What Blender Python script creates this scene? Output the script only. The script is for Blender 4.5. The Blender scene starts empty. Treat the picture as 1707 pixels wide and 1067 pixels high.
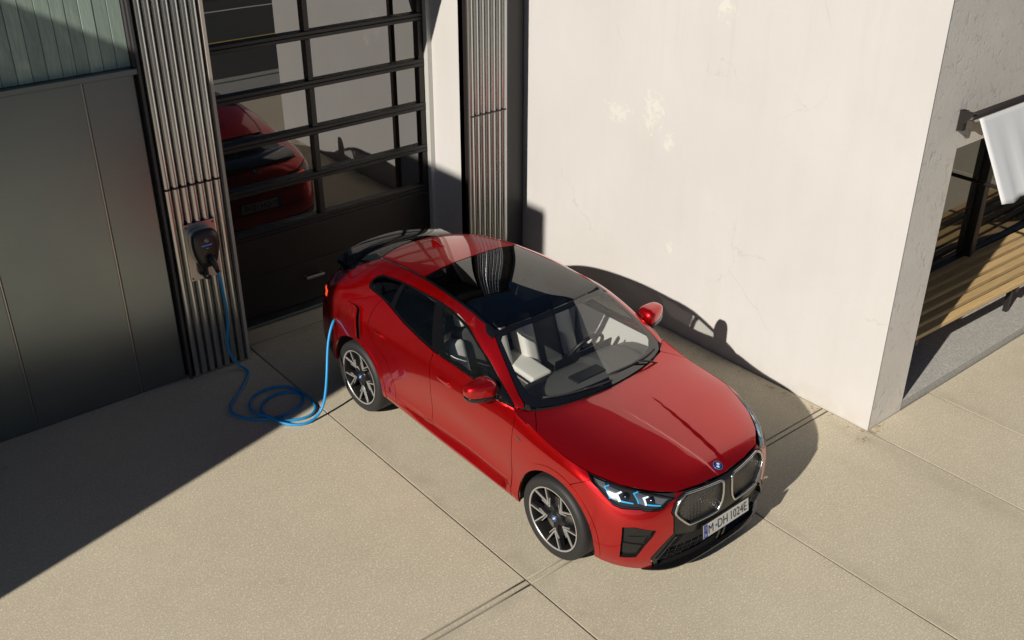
import bpy, bmesh, math, random
import numpy as np
from mathutils import Vector, Matrix
from mathutils.geometry import delaunay_2d_cdt
random.seed(7)
scene = bpy.context.scene
COL = scene.collection
R = math.radians
# ---------------------------------------------------------------- camera
cam = bpy.data.cameras.new('camera'); camo = bpy.data.objects.new('camera', cam); COL.objects.link(camo)
YAW, PIT, ROL, CAMH = R(39.4894), R(28.5243), R(.1595), 5.4504
fw = Vector((math.sin(YAW)*math.cos(PIT), math.cos(YAW)*math.cos(PIT), -math.sin(PIT)))
rt = Vector((math.cos(YAW), -math.sin(YAW), 0)); up = rt.cross(fw)
rt2 = rt*math.cos(ROL)+up*math.sin(ROL); up2 = up*math.cos(ROL)-rt*math.sin(ROL)
m = Matrix((rt2, up2, -fw)).transposed().to_4x4(); m.translation = (0, 0, CAMH)
camo.matrix_world = m
cam.sensor_fit = 'HORIZONTAL'; cam.sensor_width = 36; cam.lens = 36*1721.36/1707
cam.clip_start = .1; cam.clip_end = 600
scene.camera = camo
# ---------------------------------------------------------------- sky, sun, exposure
SUN = Vector((1, .26, -.571)).normalized()
SUN_EL = math.asin(-SUN.z)
world = bpy.data.worlds.new('World'); scene.world = world; world.use_nodes = True
wn = world.node_tree; bg = wn.nodes['Background']
sky = wn.nodes.new('ShaderNodeTexSky'); sky.sky_type = 'NISHITA'; sky.sun_disc = False
sky.sun_elevation = SUN_EL; sky.sun_rotation = math.atan2(-SUN.x, -SUN.y)
sky.air_density = .55; sky.dust_density = .25; sky.ozone_density = 1
wn.links.new(sky.outputs[0], bg.inputs[0]); bg.inputs[1].default_value = .05
sl = bpy.data.lights.new('sun', 'SUN'); sl.energy = 5.0; sl.angle = R(.55); sl.color = (1, .945, .865)
slo = bpy.data.objects.new('sun', sl); COL.objects.link(slo); slo.location = (-20, -6, 14)
slo.rotation_euler = SUN.to_track_quat('-Z', 'Y').to_euler()
vs = scene.view_settings
vs.view_transform = 'Standard'; vs.look = 'None'; vs.exposure = .06; vs.gamma = 1; vs.use_curve_mapping = False
scene.cycles.max_bounces = 10; scene.cycles.transparent_max_bounces = 12
scene.cycles.use_denoising = True; scene.cycles.caustics_reflective = False; scene.cycles.caustics_refractive = False
# ---------------------------------------------------------------- helpers
def link(o, parent=None):
    COL.objects.link(o)
    if parent is not None: o.parent = parent
    return o
def tag(o, label=None, cat=None, group=None, kind=None):
    for k, v in (('label', label), ('category', cat), ('group', group), ('kind', kind)):
        if v: o[k] = v
    return o
def empty(name, loc=(0, 0, 0), rz=0, label=None, cat=None, group=None, kind=None):
    o = bpy.data.objects.new(name, None); o.location = loc; o.rotation_euler.z = rz; o.empty_display_size = .2
    link(o); return tag(o, label, cat, group, kind)
class MB:
    """collects shapes and links them as ONE mesh object"""
    def __init__(s): s.v = []; s.f = []; s.sm = []; s.mi = []
    def add(s, vs, fs, smooth=False, mi=0):
        o = len(s.v); s.v += [tuple(map(float, p)) for p in vs]
        for f in fs: s.f.append(tuple(i+o for i in f)); s.sm.append(smooth); s.mi.append(mi)
        return s
    def box(s, x0, x1, y0, y1, z0, z1, b=0, mi=0):
        if b <= 0:
            v = [(x, y, z) for x in (x0, x1) for y in (y0, y1) for z in (z0, z1)]
            return s.add(v, [(0, 1, 3, 2), (4, 6, 7, 5), (0, 4, 5, 1), (2, 3, 7, 6), (0, 2, 6, 4), (1, 5, 7, 3)], mi=mi)
        bm = bmesh.new(); bmesh.ops.create_cube(bm, size=1)
        for q in bm.verts: q.co = Vector(((x0+x1)/2+q.co.x*(x1-x0), (y0+y1)/2+q.co.y*(y1-y0), (z0+z1)/2+q.co.z*(z1-z0)))
        bmesh.ops.bevel(bm, geom=bm.edges[:], offset=b, segments=1, affect='EDGES')
        return s.bm(bm, mi=mi)
    def bm(s, bm, smooth=False, mi=0, M=None):
        if M is not None: bm.transform(M)
        bm.verts.index_update(); bm.normal_update()
        s.add([v.co for v in bm.verts], [[v.index for v in f.verts] for f in bm.faces], smooth, mi); bm.free(); return s
    def prism(s, poly, axis, d0, d1, b=0, mi=0, smooth=False):
        """poly of 2-D points swept along axis ('x','y','z') from d0 to d1"""
        def P(p, d): return {'x': (d, p[0], p[1]), 'y': (p[0], d, p[1]), 'z': (p[0], p[1], d)}[axis]
        bm = bmesh.new(); n = len(poly)
        A = [bm.verts.new(P(p, d0)) for p in poly]; B = [bm.verts.new(P(p, d1)) for p in poly]
        bm.faces.new(A); bm.faces.new(B[::-1])
        for i in range(n): bm.faces.new((A[i], B[i], B[(i+1) % n], A[(i+1) % n]))
        bmesh.ops.recalc_face_normals(bm, faces=bm.faces[:])
        if b: bmesh.ops.bevel(bm, geom=bm.edges[:], offset=b, segments=2, affect='EDGES')
        return s.bm(bm, smooth, mi)
    def tube(s, pts, r, n=8, cap=True, mi=0, closed=False):
        pts = [Vector(p) for p in pts]; N = len(pts); rs = r if isinstance(r, (list, tuple)) else [r]*N
        vs_, fs = [], []; prev = None
        for i, p in enumerate(pts):
            if closed: t = (pts[(i+1) % N]-pts[i-1])
            else: t = pts[min(i+1, N-1)]-pts[max(i-1, 0)]
            t.normalize()
            if prev is None: a = t.orthogonal().normalized()
            else: a = (prev-t*prev.dot(t)).normalized()
            prev = a; b = t.cross(a)
            for k in range(n):
                q = 2*math.pi*k/n; vs_.append(p+(a*math.cos(q)+b*math.sin(q))*rs[i])
        for i in range(N if closed else N-1):
            j = (i+1) % N
            for k in range(n): fs.append((i*n+k, i*n+(k+1) % n, j*n+(k+1) % n, j*n+k))
        s.add(vs_, fs, True, mi)
        if cap and not closed: s.add(vs_[:n], [tuple(range(n))[::-1]], False, mi); s.add(vs_[-n:], [tuple(range(n))], False, mi)
        return s
    def lathe(s, prof, axis='x', n=48, smooth=True, mi=0, c=(0, 0, 0), closed=False):
        """prof of (r, d): radius and distance along the axis"""
        vs_, fs = [], []; m_ = len(prof)
        for k in range(n):
            q = 2*math.pi*k/n; cs, sn = math.cos(q), math.sin(q)
            for r_, d in prof:
                p = {'x': (d, r_*cs, r_*sn), 'y': (r_*cs, d, r_*sn), 'z': (r_*cs, r_*sn, d)}[axis]
                vs_.append((p[0]+c[0], p[1]+c[1], p[2]+c[2]))
        for k in range(n):
            for i in range(m_ if closed else m_-1):
                a, b = k*m_+i, k*m_+(i+1) % m_; c2, d2 = ((k+1) % n)*m_+(i+1) % m_, ((k+1) % n)*m_+i
                fs.append((a, b, c2, d2))
        return s.add(vs_, fs, smooth, mi)
    def grid(s, rows, smooth=True, mi=0, wrap=False):
        n = len(rows[0]); vs_ = [p for r_ in rows for p in r_]; fs = []
        for i in range(len(rows)-1):
            for k in range(n if wrap else n-1):
                fs.append((i*n+k, i*n+(k+1) % n, (i+1)*n+(k+1) % n, (i+1)*n+k))
        return s.add(vs_, fs, smooth, mi)
    def mesh(s, name, mats, fix=True, bevel=0):
        me = bpy.data.meshes.new(name); me.from_pydata(s.v, [], s.f)
        me.polygons.foreach_set('use_smooth', s.sm); me.polygons.foreach_set('material_index', s.mi)
        for m_ in (mats if isinstance(mats, (list, tuple)) else [mats]): me.materials.append(m_)
        if fix:
            bm = bmesh.new(); bm.from_mesh(me); bmesh.ops.remove_doubles(bm, verts=bm.verts, dist=1e-6)
            bmesh.ops.recalc_face_normals(bm, faces=bm.faces); bm.to_mesh(me); bm.free()
        return me
    def build(s, name, mats, parent=None, loc=(0, 0, 0), fix=True, auto=0, rot=None):
        o = bpy.data.objects.new(name, s.mesh(name, mats, fix)); o.location = loc
        if rot: o.rotation_euler = rot
        link(o, parent)
        if auto: o.data.set_sharp_from_angle(angle=R(auto))
        return o
def shared(name, me, parent=None, loc=(0, 0, 0), rot=(0, 0, 0), scale=None):
    o = bpy.data.objects.new(name, me); o.location = loc; o.rotation_euler = rot
    if scale: o.scale = scale
    return link(o, parent)
def text_mesh(txt, size, depth=.0008, sx=1.0, align='CENTER', spacing=1.0):
    c = bpy.data.curves.new('t', 'FONT'); c.body = txt; c.size = size; c.extrude = depth; c.align_x = align; c.align_y = 'CENTER'; c.space_character = spacing; c.resolution_u = 3
    o = bpy.data.objects.new('t', c); COL.objects.link(o)
    me = bpy.data.meshes.new_from_object(o.evaluated_get(bpy.context.evaluated_depsgraph_get()))
    bpy.data.objects.remove(o); me.transform(Matrix.Diagonal((sx, 1, 1, 1))); return me
# ---------------------------------------------------------------- materials
def mat(name, col=(.5, .5, .5), rough=.5, metal=0, **kw):
    m_ = bpy.data.materials.new(name); m_.use_nodes = True; b = m_.node_tree.nodes['Principled BSDF']
    b.inputs['Base Color'].default_value = (*col, 1); b.inputs['Roughness'].default_value = rough; b.inputs['Metallic'].default_value = metal
    for k, v in kw.items(): b.inputs[k.replace('_', ' ')].default_value = v
    return m_
class NT:
    def __init__(s, m_): s.m = m_; s.t = m_.node_tree; s.b = s.t.nodes['Principled BSDF']; s._c = None
    def n(s, kind, **kw):
        q = s.t.nodes.new('ShaderNode'+kind)
        for k, v in kw.items():
            if hasattr(q, k) and not k in q.inputs: setattr(q, k, v)
            else: s.set(q.inputs[k.replace('_', ' ')], v)
        return q
    def set(s, inp, v):
        if isinstance(v, bpy.types.NodeSocket): s.t.links.new(v, inp)
        elif isinstance(v, bpy.types.Node): s.t.links.new(v.outputs[0], inp)
        else: inp.default_value = v
    def geo(s):
        if s._c is None: s._c = s.n('NewGeometry').outputs['Position']
        return s._c
    def noise(s, scale, detail=4, rough=.55, vec=None, dist=0, out=0):
        q = s.n('TexNoise'); s.set(q.inputs['Vector'], vec if vec is not None else s.geo())
        q.inputs['Scale'].default_value = scale; q.inputs['Detail'].default_value = detail; q.inputs['Roughness'].default_value = rough; q.inputs['Distortion'].default_value = dist
        return q.outputs[out]
    def ramp(s, v, stops, interp='LINEAR'):
        q = s.n('ValToRGB'); s.set(q.inputs[0], v); cr = q.color_ramp; cr.interpolation = interp
        while len(cr.elements) < len(stops): cr.elements.new(.5)
        for e, (p, c) in zip(cr.elements, stops): e.position = p; e.color = (*c, 1) if len(c) == 3 else c
        return q.outputs[0]
    def mix(s, f, a, b, blend='MIX'):
        q = s.n('MixRGB', blend_type=blend); s.set(q.inputs[0], f)
        s.set(q.inputs[1], (*a, 1) if isinstance(a, tuple) and len(a) == 3 else a); s.set(q.inputs[2], (*b, 1) if isinstance(b, tuple) and len(b) == 3 else b)
        return q.outputs[0]
    def math(s, op, a, b=0, c=None, clamp=False):
        q = s.n('Math', operation=op); q.use_clamp = clamp; s.set(q.inputs[0], a); s.set(q.inputs[1], b)
        if c is not None: s.set(q.inputs[2], c)
        return q.outputs[0]
    def bump(s, h, strength=.3, dist=.01, normal=None):
        q = s.n('Bump'); q.inputs['Strength'].default_value = strength; q.inputs['Distance'].default_value = dist; s.set(q.inputs['Height'], h)
        if normal is not None: s.set(q.inputs['Normal'], normal)
        return q.outputs[0]
    def mapping(s, scale, vec=None, loc=(0, 0, 0), rot=(0, 0, 0)):
        q = s.n('Mapping'); s.set(q.inputs['Vector'], vec if vec is not None else s.geo())
        q.inputs['Scale'].default_value = scale; q.inputs['Location'].default_value = loc; q.inputs['Rotation'].default_value = rot; return q.outputs[0]
    def objrand(s): return s.n('ObjectInfo').outputs['Random']

def concrete(name, c0, c1, spot, bump=.25, grain=160, joints=()):
    m_ = mat(name, c0, .85); t = NT(m_)
    big = t.noise(.55, 5, .6); mid = t.noise(5.5, 5, .65); fine = t.noise(grain, 3, .75); stone = t.noise(grain*.55, 3, .7, dist=.5)
    col = t.mix(t.ramp(big, [(.32, (0, 0, 0)), (.68, (1, 1, 1))]), c0, c1)
    col = t.mix(t.ramp(mid, [(.42, (.0,)*3), (.75, (.30,)*3)]), col, spot)
    col = t.mix(t.ramp(fine, [(.37, (.75,)*3), (.50, (0,)*3)]), col, tuple(x*.42 for x in c0))
    col = t.mix(t.ramp(stone, [(.52, (0,)*3), (.64, (.60,)*3)]), col, tuple(min(1, x*1.45) for x in c0))
    if joints:                       # dirt washed along the joints, on their lee side
        sp = t.n('SeparateXYZ', Vector=t.geo()); dn = t.noise(3.2, 5, .65); dirt = None
        for ax_, c_, w_ in joints:
            d_ = t.math('DIVIDE', t.math('ABSOLUTE', t.math('SUBTRACT', sp.outputs[ax_], c_)), w_); f_ = t.math('SUBTRACT', 1.0, d_, clamp=True)
            dirt = f_ if dirt is None else t.math('MAXIMUM', dirt, f_)
        for ax_, c_ in ((0, 3.852), (0, 5.82), (0, 7.565), (0, 8.60), (1, 4.44), (1, 4.498), (1, 9.05)):
            d_ = t.math('DIVIDE', t.math('ABSOLUTE', t.math('SUBTRACT', sp.outputs[ax_], c_)), .017); f_ = t.math('SUBTRACT', 1.0, d_, clamp=True)
            col = t.mix(t.math('MULTIPLY', f_, 1.1, clamp=True), col, tuple(x*.52 for x in c0))
        col = t.mix(t.math('MULTIPLY', t.math('MULTIPLY', dirt, t.ramp(dn, [(.40, (0,)*3), (.62, (1,)*3)])), .42), col, tuple(x*.62 for x in c0))
        sv = t.n('TexVoronoi', feature='F1'); t.set(sv.inputs['Vector'], t.geo()); sv.inputs['Scale'].default_value = 1.1; sn = t.math('ADD', sv.outputs['Distance'], t.math('MULTIPLY', t.noise(22, 3), .07))
        col = t.mix(t.ramp(sn, [(.045, (.38,)*3), (.085, (0,)*3)]), col, tuple(x*.5 for x in c0))
        st_ = t.ramp(t.noise(1.7, 4, .6, dist=.4), [(.60, (0,)*3), (.72, (.22,)*3)]); col = t.mix(st_, col, tuple(x*.7 for x in c0))
    jit = t.math('MULTIPLY_ADD', t.objrand(), .12, .94)
    col = t.mix(1.0, col, jit, 'MULTIPLY')
    t.set(t.b.inputs['Base Color'], col)
    h = t.math('ADD', t.math('MULTIPLY', fine, .5), t.math('MULTIPLY', mid, .5))
    t.set(t.b.inputs['Normal'], t.bump(h, bump, .008)); return m_
M = {}
M['pavement'] = concrete('pavement_concrete', (.585, .515, .380), (.530, .460, .333), (.44, .375, .278), .36, 125, ((0, 3.93, .20), (0, 7.44, .17), (1, 4.40, .10), (0, 5.87, .10), (0, 8.66, .12), (1, 8.98, .1)))
M['plinth'] = concrete('plinth_concrete', (.40, .385, .35), (.35, .34, .31), (.31, .30, .27), .2, 90)
M['joint'] = mat('joint_filler', (.16, .135, .10), .95)
def stucco():
    m_ = mat('white_stucco', (.62, .575, .50), .88); t = NT(m_)
    big = t.noise(.7, 5, .6); mid = t.noise(4, 6, .6); vert = t.noise(2.2, 4, .6, t.mapping((1, 2.2, .35)))
    col = t.mix(t.ramp(big, [(.3, (0,)*3), (.7, (1,)*3)]), (.570, .548, .522), (.530, .505, .474))
    col = t.mix(t.ramp(vert, [(.45, (0,)*3), (.75, (.35,)*3)]), col, (.515, .485, .44))
    col = t.mix(t.ramp(t.noise(60, 3), [(.30, (.25,)*3), (.42, (0,)*3)]), col, (.5, .46, .40))
    # peeled patches: flaked edges, cream undercoat
    sep = t.n('SeparateXYZ', Vector=t.geo()); flake = t.noise(11, 7, .78, dist=.9)
    pm = None
    for (yy, zz, ry, rz_) in ((7.45, 2.20, .34, .20), (6.95, 2.30, .22, .42), (6.72, 2.05, .12, .16), (6.15, 3.50, .22, .26), (5.2, 4.3, .5, .4), (7.85, 4.4, .4, .5), (6.6, .95, .10, .10)):
        dy = t.math('DIVIDE', t.math('SUBTRACT', sep.outputs[1], yy), ry); dz = t.math('DIVIDE', t.math('SUBTRACT', sep.outputs[2], zz), rz_)
        d = t.math('ADD', t.math('MULTIPLY', dy, dy), t.math('MULTIPLY', dz, dz))
        f = t.math('SUBTRACT', 1.0, d, clamp=True); pm = f if pm is None else t.math('MAXIMUM', pm, f)
    w = t.math('ADD', t.math('MULTIPLY', pm, .27), flake)
    mask = t.math('MULTIPLY', t.ramp(w, [(.71, (0,)*3), (.735, (1,)*3)]), .55)
    col = t.mix(mask, col, (.675, .64, .56))
    t.set(t.b.inputs['Base Color'], col)
    crk = t.n('TexVoronoi', feature='DISTANCE_TO_EDGE'); t.set(crk.inputs['Vector'], t.mapping((1, 1, 1), t.n('VectorMath', operation='ADD').outputs[0])); va_ = [q for q in t.t.nodes if q.type == 'VECT_MATH'][-1]; t.set(va_.inputs[0], t.geo()); t.set(va_.inputs[1], t.math('MULTIPLY', t.noise(2.5, 4, .6), .55)); crk.inputs['Scale'].default_value = .55
    ck = t.math('MULTIPLY', t.ramp(crk.outputs[0], [(.0, (1,)*3), (.0022, (0,)*3)]), t.ramp(t.noise(.8, 3), [(.52, (0,)*3), (.60, (.4,)*3)])); col = t.mix(ck, col, (.36, .33, .29))
    foot = t.math('MULTIPLY', t.math('SUBTRACT', 1.0, t.math('DIVIDE', sep.outputs[2], .22), clamp=True), t.ramp(t.noise(5, 5, .65), [(.35, (0,)*3), (.7, (.55,)*3)])); col = t.mix(foot, col, (.44, .38, .29))
    streak = t.math('MULTIPLY', t.ramp(t.noise(3.5, 5, .6, t.mapping((1, 3.2, .18))), [(.55, (0,)*3), (.75, (.30,)*3)]), t.math('DIVIDE', t.math('SUBTRACT', sep.outputs[2], 2.2), 1.8, clamp=True)); col = t.mix(streak, col, (.42, .40, .36))
    t.set(t.b.inputs['Base Color'], col)
    h = t.math('ADD', t.math('MULTIPLY', t.noise(28, 5, .6), .35), t.math('MULTIPLY', mid, .65))
    h = t.math('SUBTRACT', h, t.math('MULTIPLY', mask, .35))
    t.set(t.b.inputs['Normal'], t.bump(h, .22, .012)); return m_
M['stucco'] = stucco()
def rough_render():
    m_ = mat('rough_grey_render', (.5, .46, .41), .92); t = NT(m_)
    big = t.noise(1.1, 6, .65); pit = t.noise(11, 6, .7, dist=.8)
    col = t.mix(t.ramp(big, [(.3, (0,)*3), (.7, (1,)*3)]), (.74, .69, .62), (.64, .59, .52))
    col = t.mix(t.ramp(pit, [(.30, (.6,)*3), (.42, (0,)*3)]), col, (.42, .38, .33))
    t.set(t.b.inputs['Base Color'], col)
    h = t.math('ADD', t.ramp(pit, [(.28, (0,)*3), (.46, (1,)*3)]), t.math('MULTIPLY', t.noise(40, 4), .4))
    t.set(t.b.inputs['Normal'], t.bump(h, .35, .010)); return m_
M['render'] = rough_render()
def brushed(name, c, rough, metal=1, streak=(40, 40, .5), amt=.12, bump=.05):
    m_ = mat(name, c, rough, metal); t = NT(m_)
    s_ = t.noise(3, 4, .6, t.mapping(streak)); d_ = t.noise(1.3, 4, .6)
    k = t.math('MULTIPLY_ADD', s_, amt*2, 1-amt)
    col = t.mix(1.0, (*c, 1), k, 'MULTIPLY'); t.set(t.b.inputs['Base Color'], col)
    t.set(t.b.inputs['Roughness'], t.math('MULTIPLY_ADD', d_, .16, rough-.08))
    t.set(t.b.inputs['Normal'], t.bump(s_, bump, .002)); return m_
M['galv'] = brushed('galvanised_metal', (.56, .565, .555), .24, 1, (60, 60, .6), .18, .04)
M['sheet'] = brushed('grey_steel_sheet', (.235, .272, .285), .33, 1, (.25, 1, 14), .05, .015)
M['mount'] = brushed('brushed_steel', (.50, .48, .46), .33, 1, (60, 60, 2), .1, .02)
M['dark_trim'] = mat('dark_bronze_metal', (.016, .013, .012), .4, 0)
M['dark_panel'] = mat('dark_brown_panel', (.020, .014, .013), .42)
M['dark_clad'] = mat('charcoal_cladding', (.05, .048, .048), .5)
M['flash'] = mat('beige_flashing', (.42, .37, .31), .5)
M['jamb'] = mat('pale_jamb', (.48, .47, .43), .6)
M['asphalt'] = concrete('asphalt', (.055, .053, .050), (.045, .044, .043), (.07, .067, .06), .3, 90)
M['yellow'] = mat('yellow_road_paint', (.60, .42, .07), .7)
M['white_paint'] = mat('white_road_paint', (.62, .60, .55), .7)
M['neighbour'] = concrete('neighbour_plaster', (.46, .43, .38), (.40, .38, .34), (.36, .34, .30), .2, 40)
def planks():
    m_ = mat('weathered_green_wood', (.2, .24, .2), .75); t = NT(m_)
    tc = t.n('TexCoord').outputs['Object']; off = t.math('MULTIPLY', t.objrand(), 40.0)
    cb = t.n('CombineXYZ'); t.set(cb.inputs[0], off); t.set(cb.inputs[2], off)
    va = t.n('VectorMath', operation='ADD'); t.set(va.inputs[0], tc); t.set(va.inputs[1], cb.outputs[0])
    g = t.noise(6, 6, .65, t.mapping((9, 9, .55), va.outputs[0]), 1.2); k = t.noise(1.6, 5, .6, t.mapping((2, 2, 1), va.outputs[0]), .5)
    col = t.mix(t.ramp(g, [(.3, (0,)*3), (.7, (1,)*3)]), (.24, .315, .26), (.37, .45, .37))
    col = t.mix(t.ramp(k, [(.55, (0,)*3), (.72, (.5,)*3)]), col, (.58, .63, .53))
    col = t.mix(1.0, col, t.math('MULTIPLY_ADD', t.objrand(), .3, .85), 'MULTIPLY')
    t.set(t.b.inputs['Base Color'], col); t.set(t.b.inputs['Normal'], t.bump(g, .4, .004)); return m_
M['plank'] = planks()
def timber(name, a, b_, rough=.6):
    m_ = mat(name, a, rough); t = NT(m_)
    tc = t.n('TexCoord').outputs['Object']; off = t.math('MULTIPLY', t.objrand(), 30.0)
    cb = t.n('CombineXYZ'); t.set(cb.inputs[0], off); t.set(cb.inputs[1], off)
    va = t.n('VectorMath', operation='ADD'); t.set(va.inputs[0], tc); t.set(va.inputs[1], cb.outputs[0])
    g = t.noise(7, 6, .65, t.mapping((.5, 9, 9), va.outputs[0]), 1.0)
    col = t.mix(t.ramp(g, [(.3, (0,)*3), (.7, (1,)*3)]), a, b_)
    col = t.mix(1.0, col, t.math('MULTIPLY_ADD', t.objrand(), .3, .85), 'MULTIPLY')
    t.set(t.b.inputs['Base Color'], col); t.set(t.b.inputs['Normal'], t.bump(g, .25, .003)); return m_
M['timber'] = timber('oiled_timber', (.60, .42, .20), (.42, .28, .12))
M['brown_wood'] = timber('dark_wood', (.16, .095, .05), (.10, .06, .035))
def pane_mat(name, tint, ior, rough=0.0, wave=.0):
    m_ = mat(name, tint, rough, 0); t = NT(m_); t.b.inputs['IOR'].default_value = ior
    t.b.inputs['Specular IOR Level'].default_value = .5
    if wave: t.set(t.b.inputs['Normal'], t.bump(t.noise(1.4, 2, .5), wave, .01))
    return m_
M['pane'] = pane_mat('tinted_reflective_glass', (.012, .010, .008), 2.85, 0, .012)
M['window'] = pane_mat('window_glass', (.02, .018, .014), 2.3, 0, .01)
M['charger_black'] = mat('satin_dark_plastic', (.030, .025, .023), .32)
M['black'] = mat('black_plastic', (.012, .012, .012), .45)
M['rubber'] = mat('black_rubber', (.02, .02, .019), .7)
M['cable'] = mat('bright_blue_cable', (.009, .26, .57), .45)
M['led'] = mat('blue_light_bar', (.02, .1, .3), .4, Emission_Color=(.02, .25, .75, 1), Emission_Strength=.45)
M['leaf'] = mat('dry_leaf', (.36, .22, .08), .8)
M['fabric'] = mat('white_awning_fabric', (.62, .62, .61), .85)
# ---------------------------------------------------------------- car body surface (a = metres behind the front axle, y = right, z = up)
def nspline(t, P):
    """natural cubic spline through P (n, ...) at knots t -> second derivatives"""
    t = np.asarray(t, float); P = np.asarray(P, float); n = len(t)
    h = np.diff(t); A = np.zeros((n, n)); B = np.zeros_like(P)
    A[0, 0] = A[-1, -1] = 1
    for i in range(1, n-1):
        A[i, i-1] = h[i-1]; A[i, i] = 2*(h[i-1]+h[i]); A[i, i+1] = h[i]
        B[i] = 6*((P[i+1]-P[i])/h[i] - (P[i]-P[i-1])/h[i-1])
    S = np.linalg.solve(A, B.reshape(n, -1)).reshape(P.shape)
    return t, P, S
def seval(sp, x):
    t, P, S = sp; x = np.clip(np.asarray(x, float), t[0], t[-1])
    i = np.clip(np.searchsorted(t, x)-1, 0, len(t)-2)
    h = (t[i+1]-t[i]); a = (t[i+1]-x)/h; b = (x-t[i])/h
    sh = a.shape + (1,)*(P.ndim-1)
    a = a.reshape(sh); b = b.reshape(sh); h = h.reshape(sh)
    return a*P[i] + b*P[i+1] + ((a**3-a)*S[i] + (b**3-b)*S[i+1])*h*h/6
def mono(xs, ys):
    sp = nspline(xs, np.array(ys)[:, None])
    return lambda x: seval(sp, x)[..., 0]

# lower wrap: station -> eight levels, from the bottom edge to the hood shut line / belt
LOW = [
 # front centre
 [(-.845,0,.20),(-.880,0,.29),(-.897,0,.43),(-.905,0,.57),(-.903,0,.69),(-.895,0,.78),(-.885,0,.815),(-.862,0,.845)],
 [(-.835,.25,.20),(-.868,.25,.29),(-.885,.25,.43),(-.893,.25,.57),(-.890,.25,.69),(-.880,.25,.78),(-.868,.25,.818),(-.842,.25,.849)],
 [(-.800,.45,.20),(-.833,.45,.29),(-.850,.45,.43),(-.858,.45,.57),(-.853,.45,.69),(-.838,.45,.785),(-.822,.45,.825),(-.795,.45,.856)],
 [(-.735,.62,.20),(-.770,.63,.30),(-.785,.635,.44),(-.788,.635,.57),(-.775,.63,.69),(-.745,.62,.79),(-.715,.61,.838),(-.672,.60,.870)],
 [(-.620,.755,.21),(-.655,.775,.31),(-.668,.785,.44),(-.668,.785,.57),(-.648,.78,.69),(-.600,.765,.80),(-.555,.75,.855),(-.500,.73,.888)],
 [(-.465,.850,.23),(-.495,.868,.33),(-.505,.878,.45),(-.500,.880,.58),(-.475,.876,.70),(-.425,.862,.81),(-.375,.84,.875),(-.315,.808,.912)],
 [(-.260,.890,.25),(-.270,.905,.34),(-.272,.912,.46),(-.268,.914,.59),(-.255,.912,.71),(-.230,.902,.82),(-.205,.886,.89),(-.165,.852,.935)],
 [(0.0,.900,.26),(0.0,.914,.34),(0.0,.920,.46),(0.0,.921,.59),(0.0,.918,.72),(0.0,.908,.83),(.005,.892,.905),(.015,.858,.955)],
 [(.270,.900,.265),(.270,.912,.34),(.270,.913,.46),(.270,.913,.59),(.270,.911,.72),(.270,.902,.84),(.270,.886,.925),(.265,.850,.990)],
 [(.560,.900,.275),(.560,.914,.32),(.560,.898,.43),(.560,.897,.58),(.560,.903,.73),(.560,.898,.86),(.560,.882,.96),(.560,.850,1.055)],
 [(.950,.900,.285),(.950,.915,.335),(.950,.896,.45),(.950,.889,.59),(.950,.901,.74),(.950,.897,.87),(.950,.882,.97),(.950,.852,1.060)],
 [(1.50,.900,.30),(1.50,.914,.35),(1.50,.896,.46),(1.50,.889,.60),(1.50,.901,.75),(1.50,.899,.88),(1.50,.884,.985),(1.50,.852,1.075)],
 [(2.05,.900,.325),(2.05,.914,.38),(2.05,.903,.48),(2.05,.905,.61),(2.05,.910,.76),(2.05,.907,.89),(2.05,.892,1.00),(2.05,.856,1.095)],
 [(2.40,.900,.335),(2.40,.914,.40),(2.40,.918,.49),(2.40,.919,.62),(2.40,.919,.77),(2.40,.914,.90),(2.40,.898,1.01),(2.40,.860,1.105)],
 [(2.70,.900,.335),(2.70,.916,.41),(2.70,.921,.50),(2.70,.922,.63),(2.70,.920,.77),(2.70,.914,.90),(2.70,.897,1.02),(2.70,.858,1.110)],
 [(2.98,.892,.33),(2.98,.908,.41),(2.98,.913,.50),(2.98,.914,.63),(2.98,.911,.77),(2.98,.904,.90),(2.97,.886,1.02),(2.97,.844,1.110)],
 [(3.20,.860,.32),(3.22,.880,.41),(3.22,.886,.51),(3.22,.886,.64),(3.21,.882,.78),(3.20,.872,.90),(3.18,.850,1.02),(3.15,.805,1.110)],
 [(3.42,.760,.31),(3.46,.785,.41),(3.48,.795,.52),(3.48,.795,.65),(3.46,.790,.78),(3.44,.780,.90),(3.41,.755,1.02),(3.36,.705,1.105)],
 [(3.53,.590,.30),(3.58,.600,.41),(3.60,.605,.53),(3.60,.605,.66),(3.575,.600,.78),(3.555,.592,.90),(3.53,.575,1.02),(3.475,.540,1.110)],
 [(3.575,.300,.30),(3.625,.300,.41),(3.645,.300,.53),(3.645,.300,.66),(3.615,.300,.78),(3.595,.300,.90),(3.575,.295,1.03),(3.545,.285,1.135)],
 [(3.585,0,.30),(3.64,0,.41),(3.66,0,.53),(3.66,0,.66),(3.63,0,.78),(3.61,0,.90),(3.59,0,1.03),(3.565,0,1.145)],
]
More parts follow.
